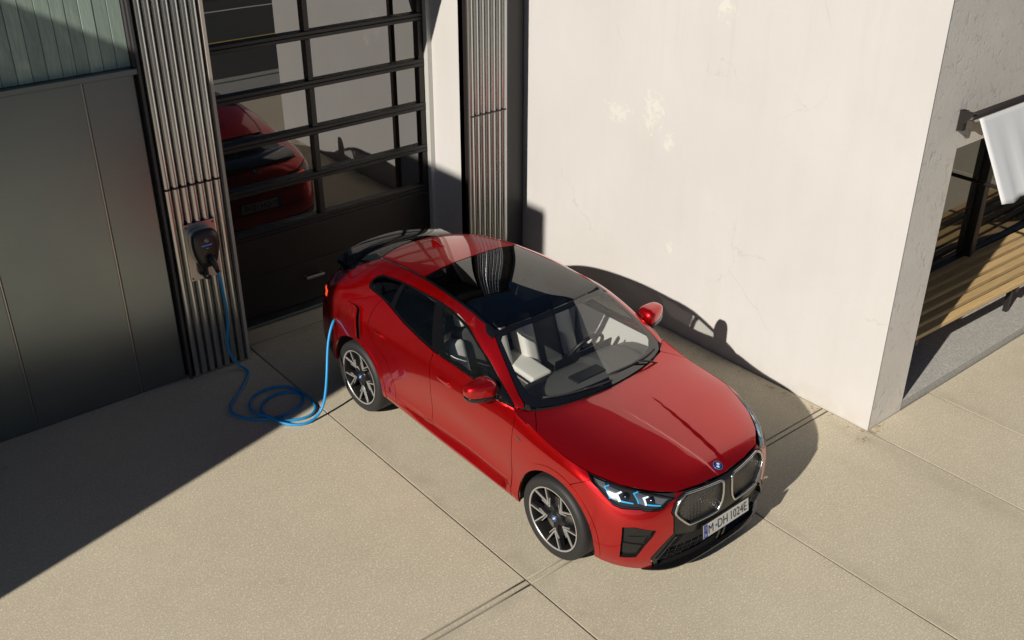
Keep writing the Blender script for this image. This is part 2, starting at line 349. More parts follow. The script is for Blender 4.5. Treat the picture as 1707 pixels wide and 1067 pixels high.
# upper wrap, levels 7..11 (belt or cowl up to the roof edge); columns 5..8 are the windscreen, 9.. share their foot with LOW[9..]
UPW = [
 [(.300,0,1.030),(.485,0,1.145),(.668,0,1.256),(.845,0,1.362),(1.020,0,1.452)],
 [(.318,.28,1.030),(.500,.265,1.145),(.680,.25,1.256),(.853,.235,1.362),(1.025,.22,1.450)],
 [(.368,.53,1.034),(.540,.505,1.147),(.710,.48,1.256),(.875,.455,1.360),(1.040,.43,1.446)],
 [(.455,.730,1.048),(.612,.698,1.157),(.768,.662,1.262),(.922,.622,1.360),(1.072,.572,1.437)],
 [(.560,.850,1.055),(.712,.798,1.170),(.880,.742,1.278),(1.045,.683,1.372),(1.190,.590,1.455)],
 [(.950,.852,1.060),(1.045,.800,1.180),(1.145,.744,1.292),(1.255,.684,1.395),(1.360,.575,1.474)],
 [(1.50,.852,1.075),(1.545,.801,1.195),(1.590,.742,1.308),(1.635,.678,1.417),(1.670,.555,1.491)],
 [(2.05,.856,1.095),(2.07,.804,1.210),(2.085,.738,1.318),(2.095,.664,1.418),(2.10,.525,1.489)],
 [(2.40,.860,1.105),(2.405,.806,1.213),(2.405,.735,1.312),(2.40,.652,1.398),(2.385,.502,1.463)],
 [(2.70,.858,1.110),(2.69,.797,1.205),(2.675,.720,1.292),(2.655,.630,1.366),(2.625,.478,1.427)],
 [(2.97,.844,1.110),(2.94,.770,1.188),(2.91,.685,1.262),(2.87,.590,1.325),(2.825,.455,1.385)],
 [(3.15,.805,1.110),(3.105,.720,1.172),(3.06,.628,1.234),(3.01,.530,1.293),(2.925,.420,1.358)],
 [(3.36,.705,1.105),(3.28,.610,1.165),(3.20,.520,1.228),(3.10,.430,1.292),(2.975,.340,1.358)],
 [(3.475,.540,1.110),(3.38,.455,1.178),(3.27,.375,1.245),(3.15,.300,1.306),(3.000,.235,1.366)],
 [(3.545,.285,1.135),(3.43,.245,1.195),(3.31,.205,1.256),(3.17,.165,1.316),(3.010,.125,1.372)],
 [(3.565,0,1.145),(3.45,0,1.203),(3.32,0,1.263),(3.18,0,1.321),(3.015,0,1.375)],
]
LOW = np.array(LOW, float); UPW = np.array(UPW, float)
# knots: mean chord length across the other direction
def _chord(G):
    d = np.linalg.norm(np.diff(G, axis=0), axis=2).mean(axis=1)
    return np.concatenate([[0], np.cumsum(d)])
KU = _chord(LOW[:, 1:7])                                     # 21 station knots
_up = _chord(UPW[:, 0:4])
KUU = np.concatenate([KU[9] + _up[:4] - _up[4], KU[9:]])      # upper columns, running on the same parameter from column 9 on
KV = np.concatenate([[0], np.cumsum(np.linalg.norm(np.diff(np.concatenate([LOW[9:], UPW[4:, 1:]], axis=1), axis=1), axis=2).mean(axis=0))])
VB = KV[7]; VT = KV[11]
class Wrap:
    """P(u, v): u runs from the front centre round the right side to the rear centre, v from the sill up to the roof edge"""
    def __init__(s):
        full = np.concatenate([LOW[9:], UPW[4:, 1:]], axis=1)           # columns 9..20, twelve levels
        s.f = nspline(KV, full.transpose(1, 0, 2))
        s.lo = nspline(KV[:8], LOW[:9].transpose(1, 0, 2))
        s.up = nspline(KV[7:], UPW[:4].transpose(1, 0, 2))
        NV = 241
        vv = np.linspace(0, VT, NV); s.vv = vv; s.nb = int(np.searchsorted(vv, VB))
        # mirrored front and rear columns keep the wrap smooth across the centre line
        flip = np.array([1, -1, 1.])
        F = seval(s.f, vv); L = seval(s.lo, np.minimum(vv, VB)); U = seval(s.up, np.maximum(vv, VB))
        lowc = np.concatenate([L, F], axis=1); upc = np.concatenate([U, F], axis=1)
        def ext(c, k):
            a = c[:, 1:4][:, ::-1]*flip; b = c[:, -4:-1][:, ::-1]*flip
            return np.concatenate([a, c, b], axis=1), np.concatenate([[k[0]-(k[3]-k[0]), k[0]-(k[2]-k[0]), k[0]-(k[1]-k[0])], k, [2*k[-1]-k[-2], 2*k[-1]-k[-3], 2*k[-1]-k[-4]]])
        c, k = ext(lowc, KU); s.sl = nspline(k, c.transpose(1, 0, 2))
        c, k = ext(upc, KUU); s.su = nspline(k, c.transpose(1, 0, 2))
    def raw(s, u, v, upper=None):
        u = np.asarray(u, float); v = np.asarray(v, float)
        if upper is None: upper = v > VB
        upper = np.broadcast_to(upper, u.shape)
        # bilinear-in-v between the dense v rows, cubic in u
        f = np.clip(v/VT, 0, 1)*(len(s.vv)-1); i = np.clip(f.astype(int), 0, len(s.vv)-2); w = (f-i)
        out = np.zeros(u.shape+(3,))
        for flag, sp in ((False, s.sl), (True, s.su)):
            m = (upper == flag)
            if not m.any(): continue
            uu, ii, ww = u[m], i[m], w[m]
            t, P, S = sp; x = np.clip(uu, t[0], t[-1])
            j = np.clip(np.searchsorted(t, x)-1, 0, len(t)-2)
            h = (t[j+1]-t[j])[:, None]; a = (t[j+1][:, None]-x[:, None])/h; b = 1-a
            def row(r): return a*P[j, r]+b*P[j+1, r]+((a**3-a)*S[j, r]+(b**3-b)*S[j+1, r])*h*h/6
            # quadratic v blend (Catmull-Rom over the dense rows) keeps normals smooth
            n = len(s.vv)-1
            p0, p1, p2, p3 = row(np.maximum(ii-1, 0)), row(ii), row(ii+1), row(np.minimum(ii+2, n))
            tt = ww[:, None]
            out[m] = p1 + .5*tt*(p2-p0+tt*(2*p0-5*p1+4*p2-p3+tt*(3*(p1-p2)+p3-p0)))
        return out
WRAP = Wrap()
def sill_recess(u, v):
    """how far the foot of the doors tucks in above the sill, as the side reads: widest behind the front wheel, fading to the rear"""
    g = np.clip((3.56-u)/.95, 0, 1)*np.clip((u-2.02)/.10, 0, 1)
    h = np.where(v < .124, np.clip((v-.070)/.054, 0, 1), np.where(v < .146, 1.0, np.clip((.176-v)/.030, 0, 1)))
    return .042*g*h

# ---- hood and roof caps, z as a function of (a, y)
_hc = mono([-.88,-.862,-.75,-.6,-.4,-.2,0,.2,.31,.45,.57], [.836,.846,.898,.935,.969,.994,1.012,1.025,1.030,1.038,1.046])
_he = mono([-.9,-.8,-.672,-.5,-.315,-.165,.015,.265,.45,.57], [.835,.853,.870,.886,.910,.933,.953,.988,1.026,1.056])
_hy = mono([-.9,-.8,-.672,-.5,-.315,-.165,.015,.265,.45,.57], [.30,.45,.60,.73,.808,.852,.858,.850,.85,.85])
def hood_z(a, y):
    a = np.asarray(a, float); y = np.abs(np.asarray(y, float))
    zc, ze, ye = _hc(a), _he(a), np.maximum(_hy(a), .3)
    r = np.clip(y/ye, 0, 1.3)
    # front rows fall with the nose as it curves back
    sh = .30*r**2 + .70*r**5
    z = zc + (ze-zc)*sh
    # two creases opening from the badge towards the windscreen, the middle channel a little lower
    yc = .062 + .095*np.clip((a+.87)/.92, 0, 1)
    f = np.clip((.06-a)/.55, 0, 1)**.8*np.clip((a+.93)/.12, 0, 1)
    w = .017*(.5+f)
    t = np.clip((yc-y)/w+.5, 0, 1); t = t*t*(3-2*t)
    z = z - f*.0085*t
    return z
_rc = mono([.98,1.02,1.2,1.45,1.75,2.1,2.5,2.8,3.02,3.1], [1.434,1.452,1.498,1.526,1.541,1.532,1.489,1.435,1.375,1.350])
_re = mono([.98,1.072,1.19,1.36,1.67,2.10,2.385,2.625,2.825,2.925,3.02,3.1], [1.405,1.437,1.455,1.474,1.491,1.489,1.463,1.427,1.385,1.358,1.325,1.30])
_ry = mono([.98,1.072,1.19,1.36,1.67,2.10,2.385,2.625,2.825,2.925,3.1], [.60,.597,.590,.575,.555,.525,.502,.478,.455,.438,.41])
def roof_z(a, y):
    a = np.asarray(a, float); y = np.abs(np.asarray(y, float))
    r = np.clip(y/_ry(a), 0, 1.15)
    return _rc(a) + (_re(a)-_rc(a))*(.55*r**2+.45*r**4)
# ---------------------------------------------------------------- ground
XW, YC = 7.573, 4.017           # white wall plane, its free corner
YF = 8.80                        # facade front (corrugated pillars)
gm = MB(); gm.box(-60, 70, -80, 40, -1.2, -.16)
ground = gm.build('ground', M['asphalt']); tag(ground, kind='structure')
base = MB(); base.box(-14.9, 24.9, 1.36, 12, -.159, -.011)
pav = base.build('pavement', M['joint']); tag(pav, kind='structure')
def slab_mesh(x0, x1, y0, y1, g=.006, top=0.0, bev=.0032):
    bm = bmesh.new(); x0 += g; x1 -= g; y0 += g; y1 -= g
    nx, ny = max(2, int((x1-x0)/.35)), max(2, int((y1-y0)/.35))
    # gently uneven arrises
    def ring(ins, z, wob):
        pts = []
        for i in range(nx): pts.append((x0+(x1-x0)*i/nx, y0, 0, -1))
        for i in range(ny): pts.append((x1, y0+(y1-y0)*i/ny, 1, 0))
        for i in range(nx): pts.append((x1-(x1-x0)*i/nx, y1, 0, 1))
        for i in range(ny): pts.append((x0, y1-(y1-y0)*i/ny, -1, 0))
        out = []
        for px, py, ox, oy in pts:
            w = random.uniform(-wob, wob)
            sx = min(max(px, x0+ins+(w if ox else 0)), x1-ins-(w if ox else 0)); sy = min(max(py, y0+ins+(w if oy else 0)), y1-ins-(w if oy else 0))
            out.append(bm.verts.new((sx, sy, z)))
        return out
    A = ring(0, top-.020, 0); B = ring(0.001, top-bev*.8, .0012); C = ring(bev*1.1, top-.0012, .0028); D = ring(bev*2.6, top, .002)
    for P_, Q_ in ((A, B), (B, C), (C, D)):
        for i in range(len(P_)):
            j = (i+1) % len(P_); f = bm.faces.new((P_[i], P_[j], Q_[j], Q_[i])); f.smooth = True
    f = bm.faces.new(D)
    bmesh.ops.triangulate(bm, faces=[f], quad_method='BEAUTY', ngon_method='BEAUTY')
    me = bpy.data.meshes.new('slab'); bm.to_mesh(me); bm.free(); me.materials.append(M['pavement']); return me
XS = [-6.0, -2.1, -.02, 3.852, 5.82, 7.565, 8.60, 10.6, 12.6, 14.6, 18.5]
# drive rows: a paired joint runs across at y = 4.44 / 4.50, another by the garage threshold
ROWS = [(1.40, 4.440), (4.440, 4.498), (4.498, 9.05)]
for (y0, y1) in ROWS:
    for x0, x1 in zip(XS[:-1], XS[1:]):
        if y1 - y0 < .2: g_ = .0028
        else: g_ = .0044
        if y0 > 4.4 and x0 > 7.5: continue
        if y0 < 4.44 < y1-.01 and x0 >= 7.56 and False: continue
        xa = x0 if x0 > 3.8 or x0 < 3 else x0
        shared('slab', slab_mesh(x0, x1, y0, min(y1, YC-.004) if (x0 >= 7.56) else y1, g_), pav)
for x0, x1 in zip(XS[:4], XS[1:5]):
    shared('slab', slab_mesh(x0, x1 if x1 < 5.8 else 7.565, 9.05, 9.60, .003), pav)
kb = MB(); kb.box(-15, 25, .20, .44, -.158, -.02, .012); kb.box(-15, 25, 1.14, 1.36, -.158, .0, .012); kb.box(-15, 25, .44, 1.14, -.158, -.045)
o = kb.build('kerb', M['plinth']); tag(o, kind='structure')
rd = MB(); rd.box(-60, 70, -14, .20, -.16, -.13); o = rd.build('road', M['asphalt']); tag(o, kind='structure')
mk = MB(); mk.box(-60, 70, -3.06, -2.94, -.13, -.126); mk.box(-60, 70, -2.82, -2.70, -.13, -.126)
o = mk.build('yellow_road_line', M['yellow']); tag(o, kind='structure')
mk = MB(); mk.box(-60, 70, -6.10, -5.98, -.13, -.126); o = mk.build('white_road_line', M['white_paint']); tag(o, kind='structure')

# ---------------------------------------------------------------- garage building: pillars, panels, planks, door
gb = empty('garage_building', (3.4, 9.2, 0), 0, 'dark garage building with corrugated pillars, grey steel panels and green boards beside the white wall', 'garage building')
OX = Vector((-3.4, -9.2, 0))     # children are written in world coordinates
def gpart(mb, name, m_, parent=gb, **k): 
    o = mb.build(name, m_, parent, **k)
    if parent is gb: o.location = Vector(o.location)+OX
    return o
TOP = 4.34
# body of the building (behind everything), lintel and dark upper storey
w = MB()
w.box(-3.0, 3.60, 8.93, 12, 0.0, TOP); w.box(3.60, 6.604, 9.75, 12, 0.0, TOP); w.box(6.622, 7.570, 9.02, 12, 0, TOP)
gpart(w, 'wall', M['dark_clad'])
w = MB(); w.box(3.601, 6.604, 8.84, 9.748, 4.0, TOP); gpart(w, 'lintel', M['dark_clad'])
w = MB(); w.box(-3.0, 7.569, 8.78, 12, TOP+.001, TOP+.05, .006); gpart(w, 'roof_edge', M['sheet'])
# steel panels
SEAM = [-2.30, -1.31, -.33, .66, 1.645, 2.632, 3.085]
for x0, x1 in zip(SEAM[:-1], SEAM[1:]):
    w = MB(); w.box(x0+.007, x1-.007, 8.855, 8.925, .004, 3.062, .006); gpart(w, 'metal_panel', M['sheet'])
    w = MB(); w.box(x0-.0055, x0+.0055, 8.866, 8.93, .004, 3.06); gpart(w, 'seam_strip', M['mount'])
w = MB(); w.box(-2.3, 3.105, 8.815, 8.928, 3.066, 3.118, .004); gpart(w, 'ledge', M['sheet'])
# green boards above the ledge
x = -2.3; me_cache = {}
while x < 3.06:
    wd = random.choice([.112, .118, .122]); x1 = min(x+wd, 3.085)
    dy = random.uniform(-.003, .003)
    w = MB(); w.box(0, x1-x-.004, 0, .03, 0, TOP-3.13, .003)
    gpart(w, 'plank', M['plank'], loc=(x, 8.895+dy, 3.121)); x += wd
w = MB(); w.box(3.087, 3.112, 8.84, 8.93, 3.12, TOP); gpart(w, 'corner_trim', M['dark_clad'])
# corrugated pillars
def pillar(x0, x1, n, trim_left):
    p = empty('pillar', (x0, YF, 0)); p.parent = gb; p.location = Vector((x0, YF, 0))+OX
    W = x1-x0; pitch = (W-.075)/n; off = .03 if not trim_left else .045
    w = MB(); w.box(0, W, .052, .13, .0, TOP-.01); w.build('back_plate', M['dark_clad'] if not trim_left else M['galv'], p)
    def rib(z0, z1):
        prof = [(-pitch*.49, .054), (-pitch*.46, .046)]
        for k in range(13):
            q = math.pi*(1-k/12); prof.append((math.cos(q)*pitch*.435, .040-math.sin(q)*.040))
        prof += [(pitch*.46, .046), (pitch*.49, .054)]
        mb = MB(); mb.grid([[(a, b, z0) for a, b in prof], [(a, b, z1) for a, b in prof]], True)
        cap = [(a, b, z1) for a, b in prof]; mb.add(cap, [tuple(range(len(cap)))]); cap = [(a, b, z0) for a, b in prof]; mb.add(cap, [tuple(range(len(cap)))[::-1]])
        me = mb.mesh('rib', M['galv'], fix=False); return me
    lo, hi = rib(.004, 1.978), rib(2.0, TOP-.02)
    cm = MB(); cm.box(-pitch*.30, pitch*.30, .006, .05, 1.974, 2.004, .003)
    cme = cm.mesh('rib_joint', M['charger_black'])
    for k in range(n):
        cx_ = off+pitch*(k+.5)
        shared('rib', lo, p, (cx_, random.uniform(-.001, .001), 0)); shared('rib', hi, p, (cx_, random.uniform(-.001, .001), 0)); shared('rib_joint', cme, p, (cx_, 0, 0))
    # edge angles
    w = MB()
    if trim_left: w.box(0.0, .018, -.004, .13, .003, TOP-.01); w.build('edge_trim', M['dark_trim'], p); w = MB(); w.box(.019, .044, .0, .05, .003, TOP-.01); w.build('edge_trim', M['flash'], p)
    else:
        w.box(W-.030, W, -.002, .13, .003, TOP-.01); w.build('edge_trim', M['flash'], p)
        w = MB(); w.box(-.012, .010, -.002, .05, .003, TOP-.01); w.build('edge_trim', M['dark_clad'], p)
    return p
pillar(3.115, 3.760, 7, False)
pillar(6.606, 7.212, 7, True)
w = MB(); w.box(7.214, 7.569, 8.985, 9.018, .0, TOP); gpart(w, 'recess_panel', M['dark_clad'])
# pale reveal to the right of the door, with the jamb strip
w = MB(); w.box(6.606, 6.622, 8.932, 9.45, .0, 4.0); gpart(w, 'reveal', M['stucco'])
w = MB(); w.box(6.545, 6.6055, 9.43, 9.50, .0, 4.0, .003); gpart(w, 'door_jamb', M['jamb'])
w = MB(); w.box(3.62, 6.60, 9.335, 9.60, .002, .042, .004); gpart(w, 'threshold', M['sheet'])
# sectional door
gd = empty('garage_door', (5.1, 9.5, 0)); gd.parent = gb; gd.location = Vector((5.1, 9.5, 0))+OX
def dpart(mb, name, m_, **k):
    o = mb.build(name, m_, gd, **k); o.location = Vector(o.location)-Vector((5.1, 9.5, 0)); return o
DX0, DX1, DM = 3.66, 6.545, 5.122
ZR = [1.00, 1.485, 1.98, 2.475, 2.98, 3.48, 3.95]
w = MB(); w.box(DX0, DX1, 9.49, 9.62, .045, .53, .004); dpart(w, 'door_panel', M['dark_panel'])
w = MB(); w.box(DX0, DX1, 9.49, 9.62, .536, .955, .004); dpart(w, 'door_panel', M['dark_panel'])
for z in ZR:
    for dz in (-.021, .021):
        w = MB(); w.box(DX0, DX1, 9.492, 9.60, z+dz-.019, z+dz+.019, .004); dpart(w, 'rail', M['dark_trim'])
for x in (DX0+.03, DM, DX1-.035):
    for z0, z1 in zip([.98]+ZR[1:-1], ZR[1:]):
        wd = .03 if x == DM else .032
        w = MB(); w.box(x-wd, x+wd, 9.50, 9.60, z0+.042 if z0 > .99 else 1.041, z1-.042, .004); dpart(w, 'stile', M['dark_trim'])
for x0, x1 in ((DX0+.06, DM-.029), (DM+.029, DX1-.066)):
    for z0, z1 in zip(ZR[:-1], ZR[1:]):
        w = MB(); w.box(0, x1-x0, -.005, .005, 0, z1-z0-.08)
        o = dpart(w, 'pane', M['pane'], loc=(x0, 9.555+random.uniform(-.0006, .0006), z0+.04)); o.rotation_euler = (R(random.uniform(-.05, .05)), 0, R(random.uniform(-.05, .05)))
w = MB(); w.box(4.80, 5.03, 9.415, 9.435, .340, .370, .004); w.box(4.81, 4.83, 9.43, 9.49, .345, .365); w.box(5.0, 5.02, 9.43, 9.49, .345, .365); dpart(w, 'handle', M['mount'])

# ---------------------------------------------------------------- neighbouring building whose shadow falls across the forecourt
nb = empty('neighbouring_building', (-6, 7.5, 0), 0, 'plain plastered building left of the garage, throwing the big shadow', 'building')
w = MB(); w.box(-3, 3, -1.674, 4.5, 0, 6.72); w.build('wall', M['neighbour'], nb)
w = MB(); w.box(-3.1, 3.0, -1.674, 4.5, 6.721, 6.76, .01); w.build('parapet', M['sheet'], nb)

# ---------------------------------------------------------------- white building with its end wall, window, plinth, awning
wb = empty('white_building', (XW, 6.5, 0), 0, 'white stuccoed building with a rough grey end wall and a glazed bay', 'white building')
WO = Vector((-XW, -6.5, 0))
def wpart(mb, name, m_, **k):
    o = mb.build(name, m_, wb, **k); o.location = Vector(o.location)+WO; return o
HW = 3.99
w = MB(); w.box(XW, XW+.006, YC-.004, 14, -.02, HW); wpart(w, 'wall', M['stucco'])
# end wall: pier, lintel over the bay
w = MB(); w.box(XW+.0065, 8.115, YC, 4.55, -.02, HW-.002); wpart(w, 'end_wall', M['render'])
w = MB(); w.box(8.116, 13.5, YC+.001, 4.55, 2.60, HW-.004); wpart(w, 'lintel', M['render'])
w = MB(); w.box(XW+.0065, 13.5, 4.551, 14, 2.62, HW-.006); wpart(w, 'upper_wall', M['render'])
w = MB(); w.box(XW+.21, 13.5, 6.6, 14, 0, 2.60); wpart(w, 'back_wall', M['dark_clad'])
w = MB(); w.box(8.117, 13.5, YC+.004, 6.6, -.02, .095, .006); wpart(w, 'plinth', M['plinth'])
# glazed bay: frame, post, panes
YG = 5.02
wi = empty('window', (9.6, YG, 0)); wi.parent = wb; wi.location = Vector((9.6, YG, 0))+WO
def winp(mb, name, m_):
    o = mb.build(name, m_, wi); o.location = Vector((-9.6, -YG, 0)); return o
for x0, x1 in ((8.12, 10.80), (10.95, 13.4)):
    w = MB(); w.box(x0+.03, x1-.03, YG-.004, YG+.004, .50, 2.56); winp(w, 'pane', M['window'])
for z in (.46, 2.58): w = MB(); w.box(8.12, 13.4, YG-.04, YG+.05, z-.035, z+.035, .004); winp(w, 'frame_rail', M['dark_trim'])
w = MB(); w.box(10.80, 10.85, YG-.09, YG+.06, .10, 2.6, .004); winp(w, 'post', M['dark_trim'])
w = MB(); w.box(10.851, 10.95, YG-.07, YG+.06, .10, 2.6, .004); winp(w, 'post', M['brown_wood'])
w = MB(); w.box(8.12, 13.4, YG-.02, YG+.05, .10, .42); winp(w, 'apron_panel', M['dark_trim'])
# awning: wall bracket, roller tube, sloping cloth, arm
aw = empty('awning', (8.05, 3.98, 2.9), 0, 'white awning on a dark bar at the end of the grey wall', 'awning')
w = MB(); w.tube([(.02, -.05, .0), (4.8, -.05, .0)], .032, 10); w.build('roller_tube', M['dark_trim'], aw)
w = MB(); w.prism([(-.02, -.13), (-.02, .05), (.05, .05), (.05, -.02)], 'z', 0, 0); 
w = MB(); w.prism([(.035, .05), (.035, -.13), (-.095, .05)], 'x', -.02, .0); w.box(-.021, .03, -.02, .034, -.12, .05, .004); w.build('bracket', M['dark_trim'], aw)
w = MB(); w.tube([(.0, -.05, 0), (.09, -.05, 0)], .022, 8); w.tube([(.05, -.055, -.03), (.05, -.055, .03)], .012, 6); w.build('bracket_bolt', M['mount'], aw)
w = MB(); rows = []
for i in range(19):
    t_ = 1.05*i/18; rows.append([(.12+4.6*k/60, -.07-.34*t_+.012*t_*math.sin(k*1.7+t_), -.03-.62*t_+.010*math.sin(k*1.1+2*t_)*t_) for k in range(61)])
w.grid(rows, True); o = w.build('cloth', M['fabric'], aw); md = o.modifiers.new('thick', 'SOLIDIFY'); md.thickness = .004
w = MB(); w.tube([(1.48, 1.02, -1.058), (1.48, -.60, -1.058)], .020, 8); w.build('arm', M['dark_trim'], aw)
# timber bench in the bay
be = empty('timber_bench', (8.2, 4.30, .095), R(-1.5), 'slatted timber bench in the bay behind the grey end wall', 'bench')
for k in range(6):
    w = MB(); w.box(0, 5.0, 0, .088, 0, .05, .005); o = w.build('slat', M['timber'], be, loc=(0, .0+k*.133, .335))
for x in (.5, 2.4, 4.4):
    w = MB(); w.box(x, x+.06, .01, .76, .262, .334, .004); w.build('bearer', M['dark_trim'], be)
    for y in (.06, .66): w = MB(); w.box(x+.003, x+.057, y, y+.05, 0, .262, .003); w.build('leg', M['dark_trim'], be)

# dry leaves along the foot of the white wall
lm = MB(); rl = random.Random(3)
for k in range(120):
    if k < 84:
        yy = YC+rl.random()**1.3*3.2; xx = XW-.03-abs(rl.gauss(0, .10)); 
    else: xx = XW+rl.uniform(-.3, .25); yy = YC-.02-abs(rl.gauss(0, .05))
    s_ = rl.uniform(.006, .022); q = rl.uniform(0, 6.28); t_ = rl.uniform(.2, .9)
    c_, n_ = math.cos(q), math.sin(q)
    P_ = [(-1, 0, .1), (-.2, .35, .25*t_), (1, 0, .15+t_*.4), (-.1, -.35, .4*t_)]
    lm.add([(xx+s_*(a*c_-b*n_), yy+s_*(a*n_+b*c_), .002+s_*z) for a, b, z in P_], [(0, 1, 2), (0, 2, 3)])
o = lm.build('leaf_litter', M['leaf'], fix=False); tag(o, 'dry brown leaf litter along the foot of the white wall', 'leaf litter', kind='stuff')
# ---------------------------------------------------------------- car: materials
def paint():
    m_ = mat('red_car_paint', (.53, .0003, .0014), .35, .80); t = NT(m_)
    t.b.inputs['Coat Weight'].default_value = 1; t.b.inputs['Coat Roughness'].default_value = .02; t.b.inputs['Coat IOR'].default_value = 1.6
    return m_
M['paint'] = paint()
M['gloss_black'] = mat('gloss_black', (.006, .006, .007), .08, 0, Coat_Weight=.6)
M['frit'] = mat('black_glass_border', (.005, .005, .006), .2, 0, Specular_IOR_Level=.12)
def clear_glass(name, tint, ior=1.95):
    m_ = bpy.data.materials.new(name); m_.use_nodes = True; t = m_.node_tree; t.nodes.clear()
    o = t.nodes.new('ShaderNodeOutputMaterial'); mx = t.nodes.new('ShaderNodeMixShader'); tr = t.nodes.new('ShaderNodeBsdfTransparent'); gl = t.nodes.new('ShaderNodeBsdfGlossy'); fr = t.nodes.new('ShaderNodeFresnel')
    tr.inputs[0].default_value = (*tint, 1); gl.inputs['Roughness'].default_value = 0; ge = t.nodes.new('ShaderNodeNewGeometry'); mi_ = t.nodes.new('ShaderNodeMix'); mi_.inputs[2].default_value = ior; mi_.inputs[3].default_value = 1/ior   # a thin pane reflects alike from both sides
    t.links.new(ge.outputs['Backfacing'], mi_.inputs[0]); t.links.new(mi_.outputs[0], fr.inputs[0])
    t.links.new(fr.outputs[0], mx.inputs[0]); t.links.new(tr.outputs[0], mx.inputs[1]); t.links.new(gl.outputs[0], mx.inputs[2]); t.links.new(mx.outputs[0], o.inputs[0]); return m_
M['screen'] = clear_glass('clear_windscreen', (.93, .95, .93)); M['lens'] = clear_glass('lamp_lens', (.93, .95, .96), 1.5)
M['dark_glass'] = clear_glass('privacy_glass', (.22, .22, .22), 1.7); M['roof_glass'] = clear_glass('roof_glass', (.05, .05, .055), 1.95)
M['mask'] = mat('black_body_shell', (.006, .005, .005), .8)
M['satin_chrome'] = mat('satin_chrome', (.72, .71, .69), .22, 1)
M['dark_chrome'] = mat('dark_chrome', (.16, .15, .145), .3, .8)
M['bumper_grey'] = mat('dark_grey_fascia', (.012, .0115, .011), .22)
M['lamp_dark'] = mat('lamp_housing', (.02, .021, .023), .25)
M['lamp_silver'] = mat('lamp_reflector', (.55, .57, .60), .2, .9)
M['drl'] = mat('daytime_light', (.75, .80, .85), .3, 0, Emission_Color=(.75, .9, 1, 1), Emission_Strength=.3)
M['lamp_blue'] = mat('blue_lamp_accent', (.03, .30, .55), .3, 0, Emission_Color=(.05, .45, .85, 1), Emission_Strength=.35)
M['tail_red'] = mat('tail_lamp_red', (.22, .004, .004), .12, 0, Coat_Weight=1)
M['tail_lit'] = mat('tail_lamp_lit', (.6, .03, .02), .3, 0, Emission_Color=(1, .08, .03, 1), Emission_Strength=1.0)
M['tyre'] = mat('tyre_rubber', (.017, .0165, .016), .6)
M['alloy_dark'] = mat('dark_grey_alloy', (.022, .021, .021), .34, .5)
M['alloy'] = mat('machined_alloy', (.50, .485, .455), .36, .6)
M['disc'] = mat('brake_disc', (.35, .34, .33), .35, 1)
M['leather_white'] = mat('white_leather', (.66, .635, .60), .5)
M['leather_dark'] = mat('anthracite_upholstery', (.075, .074, .073), .65)
M['dash'] = mat('dark_dashboard', (.085, .083, .081), .65)
M['lining'] = mat('pale_headlining', (.50, .49, .47), .8)
M['badge_blue'] = mat('badge_blue', (.01, .13, .42), .2, 0, Coat_Weight=1)
M['badge_black'] = mat('badge_black', (.012, .012, .014), .2, 0, Coat_Weight=1)
M['badge_white'] = mat('badge_white', (.75, .76, .78), .2, 0, Coat_Weight=1)
M['plate_white'] = mat('plate_white', (.55, .54, .50), .45)
M['plate_blue'] = mat('plate_blue', (.02, .05, .30), .4)
M['plate_black'] = mat('plate_black', (.012, .012, .012), .5)
# ---------------------------------------------------------------- car: root. local x = right, y = forwards, z = up
AX = (0.01704842, -0.99985467); AM = 1.346
cx0, cy0 = 5.09358021-AX[0]*AM, 4.59819846-AX[1]*AM
car = empty('car', (cx0, cy0, 0), math.atan2(-AX[0], AX[1]), 'red coupe-like electric SUV plugged in beside the white wall', 'car')
def loc(P): P = np.asarray(P, float); return np.stack([P[..., 1], AM-P[..., 0], P[..., 2]], -1)
# ---- surfaces as functions of 2-D metric coordinates
UF, UR = KUU[0], KU[-1]
def S_wrap(q):
    q = np.atleast_2d(q); u = q[:, 0].copy(); v = q[:, 1]; sg = np.ones(len(u))
    m1 = u < 0; u[m1] = -u[m1]; sg[m1] = -1
    m2 = u > UR; u[m2] = 2*UR-u[m2]; sg[m2] = -1
    P = WRAP.raw(u, v); P[:, 1] -= sill_recess(u, v); P[:, 1] *= sg; return P
def S_screen(q):
    q = np.atleast_2d(q); u = q[:, 0].copy(); sg = np.ones(len(u)); m1 = u < UF; u[m1] = 2*UF-u[m1]; sg[m1] = -1
    P = WRAP.raw(u, np.maximum(q[:, 1], VB+1e-6), True); P[:, 1] *= sg; return P
def S_hood(q): q = np.atleast_2d(q); return np.stack([q[:, 0], q[:, 1], hood_z(q[:, 0], q[:, 1])], 1)
def S_roof(q): q = np.atleast_2d(q); return np.stack([q[:, 0], q[:, 1], roof_z(q[:, 0], q[:, 1])], 1)
def s_normal(S, q, e=.004):
    q = np.atleast_2d(np.asarray(q, float)); du = loc(S(q+[e, 0]))-loc(S(q-[e, 0])); dv = loc(S(q+[0, e]))-loc(S(q-[0, e]))
    n = np.cross(du, dv); n /= np.maximum(np.linalg.norm(n, axis=1, keepdims=True), 1e-12)
    return n
def side_uv(a, z, y=.9):
    """wrap parameters of the side point with this a and z"""
    g = np.array([np.interp(a, LOW[6:17, 3, 0], KU[6:17]), np.interp(z, LOW[10, :, 2], KV[:8])])
    for _ in range(25):
        P = S_wrap(g)[0]; e = 1e-3
        J = np.stack([(S_wrap(g+[e, 0])[0]-P)/e, (S_wrap(g+[0, e])[0]-P)/e], 1)[[0, 2]]
        s = np.linalg.lstsq(J, np.array([a, z])-P[[0, 2]], rcond=None)[0]; s = np.clip(s, -.08, .08); g = g+s; g[1] = min(max(g[1], -.0), VT)
    return g
